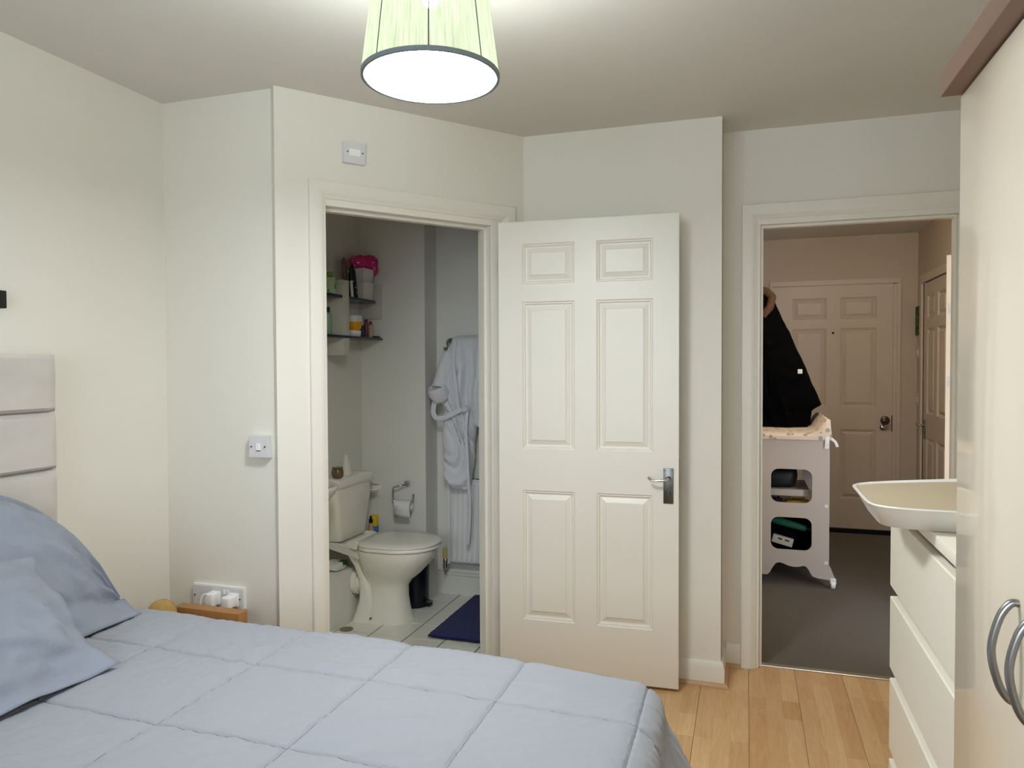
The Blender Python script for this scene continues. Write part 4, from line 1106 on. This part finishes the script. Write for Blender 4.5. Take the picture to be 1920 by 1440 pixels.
bottle('dark_bottle', (-2.12, 3.645, ZU), .021, .185, 'teal_dark', 'black', 'tall dark teal bottle on the upper shelf', .35, .3)
t = thing('mascara_tube', (-2.075, 3.585, ZU), 'slim black and silver tube leaning by the upright', 'tube')
obj('body', tube(B(), [(-2.078, 3.575, ZU), (-2.082, 3.572, ZU+.09)], .008, 12), 'jar_white', t); obj('cap', tube(B(), [(-2.082, 3.572, ZU+.09), (-2.084, 3.569, ZU+.16)], .0085, 12), 'black', t)
t = thing('patterned_tube', (-2.085, 3.625, ZU), 'dark patterned tube on the upper shelf', 'tube')
obj('body', tube(B(), [(-2.085, 3.625, ZU), (-2.09, 3.612, ZU+.15)], [.013, .010], 14), 'print_dark', t); obj('cap', tube(B(), [(-2.09, 3.612, ZU+.15), (-2.09, 3.61, ZU+.185)], [.008, .002], 14), 'teal_dark', t)
bottle('leaf_bottle', (-2.10, 3.385, ZU), .030, .115, 'leaf_print', 'green_soft', 'pale green leaf-patterned bottle on the upper shelf', .6, .2)
t = thing('perfume_bottle', (-2.13, 3.425, ZU), 'small bottle with a black and silver cap beside the leaf bottle', 'bottle')
obj('body', bx(-2.15, -2.11, 3.412, 3.446, ZU, ZU+.09, bev=.004), 'green_soft', t); obj('cap', lathe(B(), [(.012, .09), (.012, .118), (.009, .12)], (-2.13, 3.43, ZU), 'z', 16), 'chrome', t)
bottle('green_bottle', (-2.10, 3.36, ZL), .022, .145, 'pale_green', 'black', 'pale green bottle with a black cap on the lower shelf', .5, .22)
c_ = (-2.10, 3.628, ZL)
tb_thing('yellow_jar', (-2.10, 3.628, ZL+.034), 'round yellow jar with a white lid stacked on the lower shelf', 'jar', [('bowl', lathe(B(), [(.028, .034), (.040, .045), (.045, .07), (.045, .082)], c_, 'z', 30), 'yellow_liq'), ('band', lathe(B(), [(.0455, .082), (.0455, .092), (.044, .093)], c_, 'z', 30), 'jar_white'), ('lid', lathe(B(), [(.046, .093), (.046, .115), (.043, .118)], c_, 'z', 30), 'jar_white')])
tb_thing('white_jar', (-2.10, 3.628, ZL), 'low white jar beneath the yellow jar', 'jar', [('body', lathe(B(), [(.036, 0), (.038, .003), (.038, .028), (.034, .033)], c_, 'z', 28), 'jar_white'), ('lid', lathe(B(), [(.039, .016), (.039, .031), (.036, .0335)], c_, 'z', 28), 'plastic_bright')])
tb_thing('pump_bottle', (-2.17, 3.62, ZL), 'grey-white pump bottle behind the yellow jar', 'bottle', [('body', lathe(B(), [(.025, 0), (.027, .004), (.027, .125), (.016, .14)], (-2.17, 3.62, ZL), 'z', 22), 'jar_white'), ('pump', lathe(B(), [(.018, .14), (.016, .165), (.012, .185), (.008, .19)], (-2.17, 3.62, ZL), 'z', 18), 'pale_green')])
t = thing('navy_box', (-2.12, 3.70, ZL), 'dark navy cosmetic box on the lower shelf', 'box')
obj('carton', bx(-2.16, -2.10, 3.685, 3.755, ZL, ZL+.065, bev=.002), 'teal_dark', t); obj('flap', bx(-2.158, -2.102, 3.687, 3.753, ZL+.065, ZL+.068), 'navy_bin', t)
bottle('plum_bottle', (-2.105, 3.775, ZL), .014, .105, 'plum', 'plum', 'plum red bottle on the lower shelf', .8, .35)
bottle('rose_tube', (-2.095, 3.808, ZL), .012, .095, 'peach', 'plum', 'slim rose tube at the end of the lower shelf', .8, .4)
t = thing('lip_balm', (-2.075, 3.85, ZL), 'small silver compact lying at the end of the lower shelf', 'compact')
obj('case', bx(-2.10, -2.065, 3.825, 3.872, ZL, ZL+.008, bev=.003), 'black', t); obj('band', bx(-2.101, -2.064, 3.835, 3.862, ZL+.008, ZL+.010), 'steel', t)

# ================================================================ HALL THINGS
def rrect(x0, x1, z0, z1, r, k=6):
    out = []
    for cx, cz, a0 in ((x1-r, z1-r, 0), (x0+r, z1-r, 90), (x0+r, z0+r, 180), (x1-r, z0+r, 270)):
        for q in range(k+1):
            a = math.radians(a0+90*q/k); out.append((cx+r*math.cos(a), cz+r*math.sin(a)))
    return out
CY = 4.81
ctb = thing('changing_table', (.25, 5.18, 0), 'white baby changing table on castors in the hall', 'changing table')
def end_panel(y0, y1, win=True):
    """one end of the table with two rounded windows and a scalloped foot"""
    x0, x1 = .035, .487
    bm = B()
    top = .912
    outer = [(x0, top), (x0, .06)]
    foot = [(.13, .06), (.145, .075), (.16, .105), (.18, .135), (.20, .142), (.225, .137), (.25, .126), (.28, .120), (.31, .121), (.34, .130), (.355, .127), (.37, .11), (.382, .085), (.395, .068), (.42, .06)]
    right = [(.52, .05), (.522, .062), (.50, .12), (x1, .145), (x1, top-.01), (x1-.01, top)]
    def clean(p): return [(a, b) for a, b in p]
    poly = clean(outer+foot+right)
    holes = [rrect(.150, .388, .517, .728, .045), rrect(.150, .388, .222, .427, .045)]
    for y in (y0, y1):
        loops = []
        for P in [poly]+holes:
            vs = [bm.verts.new((a, y, b)) for a, b in P]
            es = [bm.edges.new((vs[i], vs[(i+1) % len(vs)])) for i in range(len(vs))]
            loops.append((vs, es))
        bmesh.ops.triangle_fill(bm, edges=[e for _, es in loops for e in es], use_beauty=True, use_dissolve=False)
        if y == y0: L0 = loops
    for (a, _), (b, _) in zip(L0, loops):
        for i in range(len(a)):
            j = (i+1) % len(a); bm.faces.new((a[i], a[j], b[j], b[i]))
    return bm
ep = obj('end_panel', end_panel(CY, CY+.02), 'table_white', ctb, 30)
for z in (.508, .158):
    obj('bolt_cap', lathe(B(), [(.011, 0), (.010, -.003), (.002, -.004)], (.470, CY, z), 'y', 16), 'plastic_bright', ep)
obj('end_panel', end_panel(5.58, 5.60), 'table_white', ctb, 30)
for z in (.16, .46): obj('shelf', bx(.05, .475, CY+.02, 5.58, z, z+.018, bev=.003), 'table_white', ctb)
obj('top_board', bx(.04, .482, CY+.02, 5.58, .86, .905, bev=.004), 'table_white', ctb)
obj('back_panel', bx(.045, .056, CY+.02, 5.58, .15, .86), 'table_white', ctb, 0)
obj('front_rail', bx(.466, .482, CY+.02, 5.58, .62, .86, bev=.003), 'table_white', ctb)
for X_ in (.07, .51):
    for Y_ in (CY+.0, 5.58):
        cst = obj('castor', lathe(B(), [(.012, -.012), (.024, -.012), (.026, -.006), (.026, .006), (.024, .012), (.012, .012)], (X_, Y_, .0265), 'x', 24), 'plastic_bright', ctb)
        obj('fork', bx(X_-.018, X_+.018, Y_-.012, Y_+.016, .03, .066, bev=.006), 'plastic_bright', cst)
# padded mat with raised long edge
bm = B(); rings = []
for q in range(25):
    y = CY-.01+(5.60-CY)*q/24; k = 1 if 0 < q < 24 else .55
    e = .006*math.sin(q*1.1)
    rings.append([(.03, y, .913), (.488, y, .913), (.500, y, .916+.02*k), (.492, y, .912+(.118+e)*k), (.475, y, .912+(.128+e)*k), (.452, y, .912+.105*k), (.425, y, .912+.055*k), (.39, y, .912+.040*k+e*.3), (.26, y, .912+.037*k), (.10, y, .912+.040*k), (.03, y, .912+.036*k)])
cm = thing('changing_mat', (.26, 5.2, .912), 'patterned cream changing mat with a raised edge on the changing table', 'mat')
loft(bm, rings); obj('pad', bm, 'mat_print', cm, 50)
obj('tie', strap([(.472, CY-.013, .935), (.470, CY-.014, .90), (.468, CY-.012, .862)], .012, .003), 'plastic_bright', cm)
obj('tie', strap([(.492, CY-.014, .925), (.515, CY-.016, .905), (.528, CY-.015, .875)], .008, .003), 'plastic_bright', cm)
# things on its shelves
def bag(name, x0, x1, y0, y1, z0, z1, m, label, cat, sd):
    c = ((x0+x1)/2, (y0+y1)/2, (z0+z1)/2); bm = B(); nn_ = 28; rings = []
    for q in range(13):
        t_ = q/12; s_ = (1-abs(2*t_-1)**5)**.4 if 0 < q < 12 else .3
        ring = []
        for i in range(nn_):
            a = 2*math.pi*i/nn_
            k = 1+.06*noise.noise(Vector((math.cos(a)*2, math.sin(a)*2, t_*3+sd)))
            ring.append((c[0]+(x1-x0)/2*math.copysign(abs(math.cos(a))**.5, math.cos(a))*(.6+.4*s_)*k, c[1]+(y1-y0)/2*math.copysign(abs(math.sin(a))**.5, math.sin(a))*(.6+.4*s_)*k, z0+(z1-z0)*t_))
        rings.append(ring)
    loft(bm, rings)
    t = thing(name, (c[0], c[1], z0), label, cat)
    obj('body', bm, m, t, 60)
    obj('handle', tube(B(), smooth_path([(c[0]-.04, c[1], z1-.005), (c[0]-.03, c[1], z1+.02), (c[0]+.03, c[1], z1+.02), (c[0]+.04, c[1], z1-.005)], 5), .005, 8), m, t, 60)
    return t
bag('black_bag', .075, .315, 4.90, 5.20, .5925, .72, 'black', 'black bag on the raised box in the upper window of the changing table', 'bag', 1)
t = thing('storage_box', (.26, 5.1, .548), 'white storage box under the black bag on the changing table', 'box')
obj('tray', bx(.08, .375, 4.88, 5.3, .548, .590, bev=.004), 'table_white', t); obj('lip', bx(.075, .38, 4.875, 5.305, .583, .591, bev=.003), 'table_white', t)
bag('dark_pouch', .10, .225, 4.87, 4.98, .4785, .525, 'print_dark', 'dark patterned pouch on the upper shelf of the changing table', 'pouch', 3)
bag('yellow_pouch', .24, .385, 4.88, 5.02, .4785, .515, 'yellow_pouch', 'dull yellow pouch beside the dark patterned pouch', 'pouch', 5)
bag('black_backpack', .08, .44, 4.93, 5.36, .1785, .355, 'coat_black', 'black backpack on the lowest shelf of the changing table', 'bag', 7)
t = thing('umbrella', (.27, 4.90, .34), 'folded green umbrella lying across the black backpack', 'umbrella')
obj('canopy', tube(B(), [(.10, 4.91, .395), (.20, 4.90, .385), (.36, 4.895, .345)], [.012, .026, .020], 16), 'green_umbrella', t)
obj('handle', tube(B(), [(.36, 4.895, .345), (.43, 4.893, .327)], .009, 12), 'black', t)
t = thing('carton', (.215, 4.88, .1785), 'small pale printed carton in the lower window of the changing table', 'box')
bm = bx(-.062, .062, -.018, .018, 0, .05, bev=.002)
bmesh.ops.rotate(bm, verts=bm.verts, cent=(0, 0, 0), matrix=Matrix.Rotation(math.radians(14), 3, 'Y')); bmesh.ops.translate(bm, verts=bm.verts, vec=(.215, 4.868, .245))
obj('carton', bm, 'box_grey', t)
for q in (-.03, .012):
    bm = bx(q, q+.026, -.0188, -.018, .028, .038); bmesh.ops.rotate(bm, verts=bm.verts, cent=(0, 0, 0), matrix=Matrix.Rotation(math.radians(14), 3, 'Y')); bmesh.ops.translate(bm, verts=bm.verts, vec=(.215, 4.868, .245))
    obj('print', bm, 'box_dark', t, 0)

# black winter coat on the hall's left wall
coat = thing('winter_coat', (.12, 5.45, .93), 'black padded winter coat with fur hood hanging above the changing table', 'coat')
ya = 5.42
def coat_row(z, xr, dp): return (z, HXL+.004, xr, ya, dp)
bmc = cloth_tube([coat_row(1.885, .12, .03), coat_row(1.84, .175, .09), coat_row(1.75, .215, .13), coat_row(1.63, .265, .17), coat_row(1.60, .285, .19), coat_row(1.5, .325, .2), coat_row(1.38, .382, .21), coat_row(1.26, .425, .21), coat_row(1.16, .468, .21), coat_row(1.10, .492, .205), coat_row(1.08, .46, .20), coat_row(1.06, .43, .19), coat_row(.965, .42, .19)], 6, seed=4, amp=.02, zn=80)
obj('body', bmc, 'coat_black', coat, 70)
obj('fur_trim', tube(B(), [p+.006*noise.noise_vector(p*40) for p in smooth_path([(.06, ya-.04, 1.90), (.125, ya-.07, 1.885), (.165, ya-.085, 1.84), (.15, ya-.11, 1.77), (.11, ya-.12, 1.70)], 8)], .026, 14), 'fur', coat, 70)
obj('badge', bx(.325, .355, ya-.232, ya-.222, 1.315, 1.345, bev=.004), 'badge', coat)
obj('hook', tube(B(), [(HXL, ya, 1.88), (HXL+.06, ya, 1.87), (HXL+.07, ya, 1.90)], .006, 8), 'steel', coat)

# picture, switches on the hall's right wall
t = thing('small_picture', (HXR, 6.43, 1.62), 'small green picture on the right hall wall', 'picture')
obj('frame', bx(HXR-.018, HXR, 6.372, 6.492, 1.605, 1.83, bev=.002), 'picture_frame', t); obj('print', bx(HXR-.0195, HXR-.018, 6.38, 6.486, 1.613, 1.822), 'picture_print', t, 0)
for z, lb in ((1.47, 'upper white switch plate under the green picture'), (1.10, 'lower white switch plate beside the hall door frame')):
    t = thing('switch_plate', (HXR, 6.435, z-.06), lb, 'switch', 'hall switches')
    obj('plate', bx(HXR-.012, HXR, 6.39, 6.47, z-.05, z+.05, bev=.003), 'plastic_white', t); obj('rocker', bx(HXR-.017, HXR-.011, 6.42, 6.44, z-.02, z+.02, bev=.002), 'plastic_bright', t)
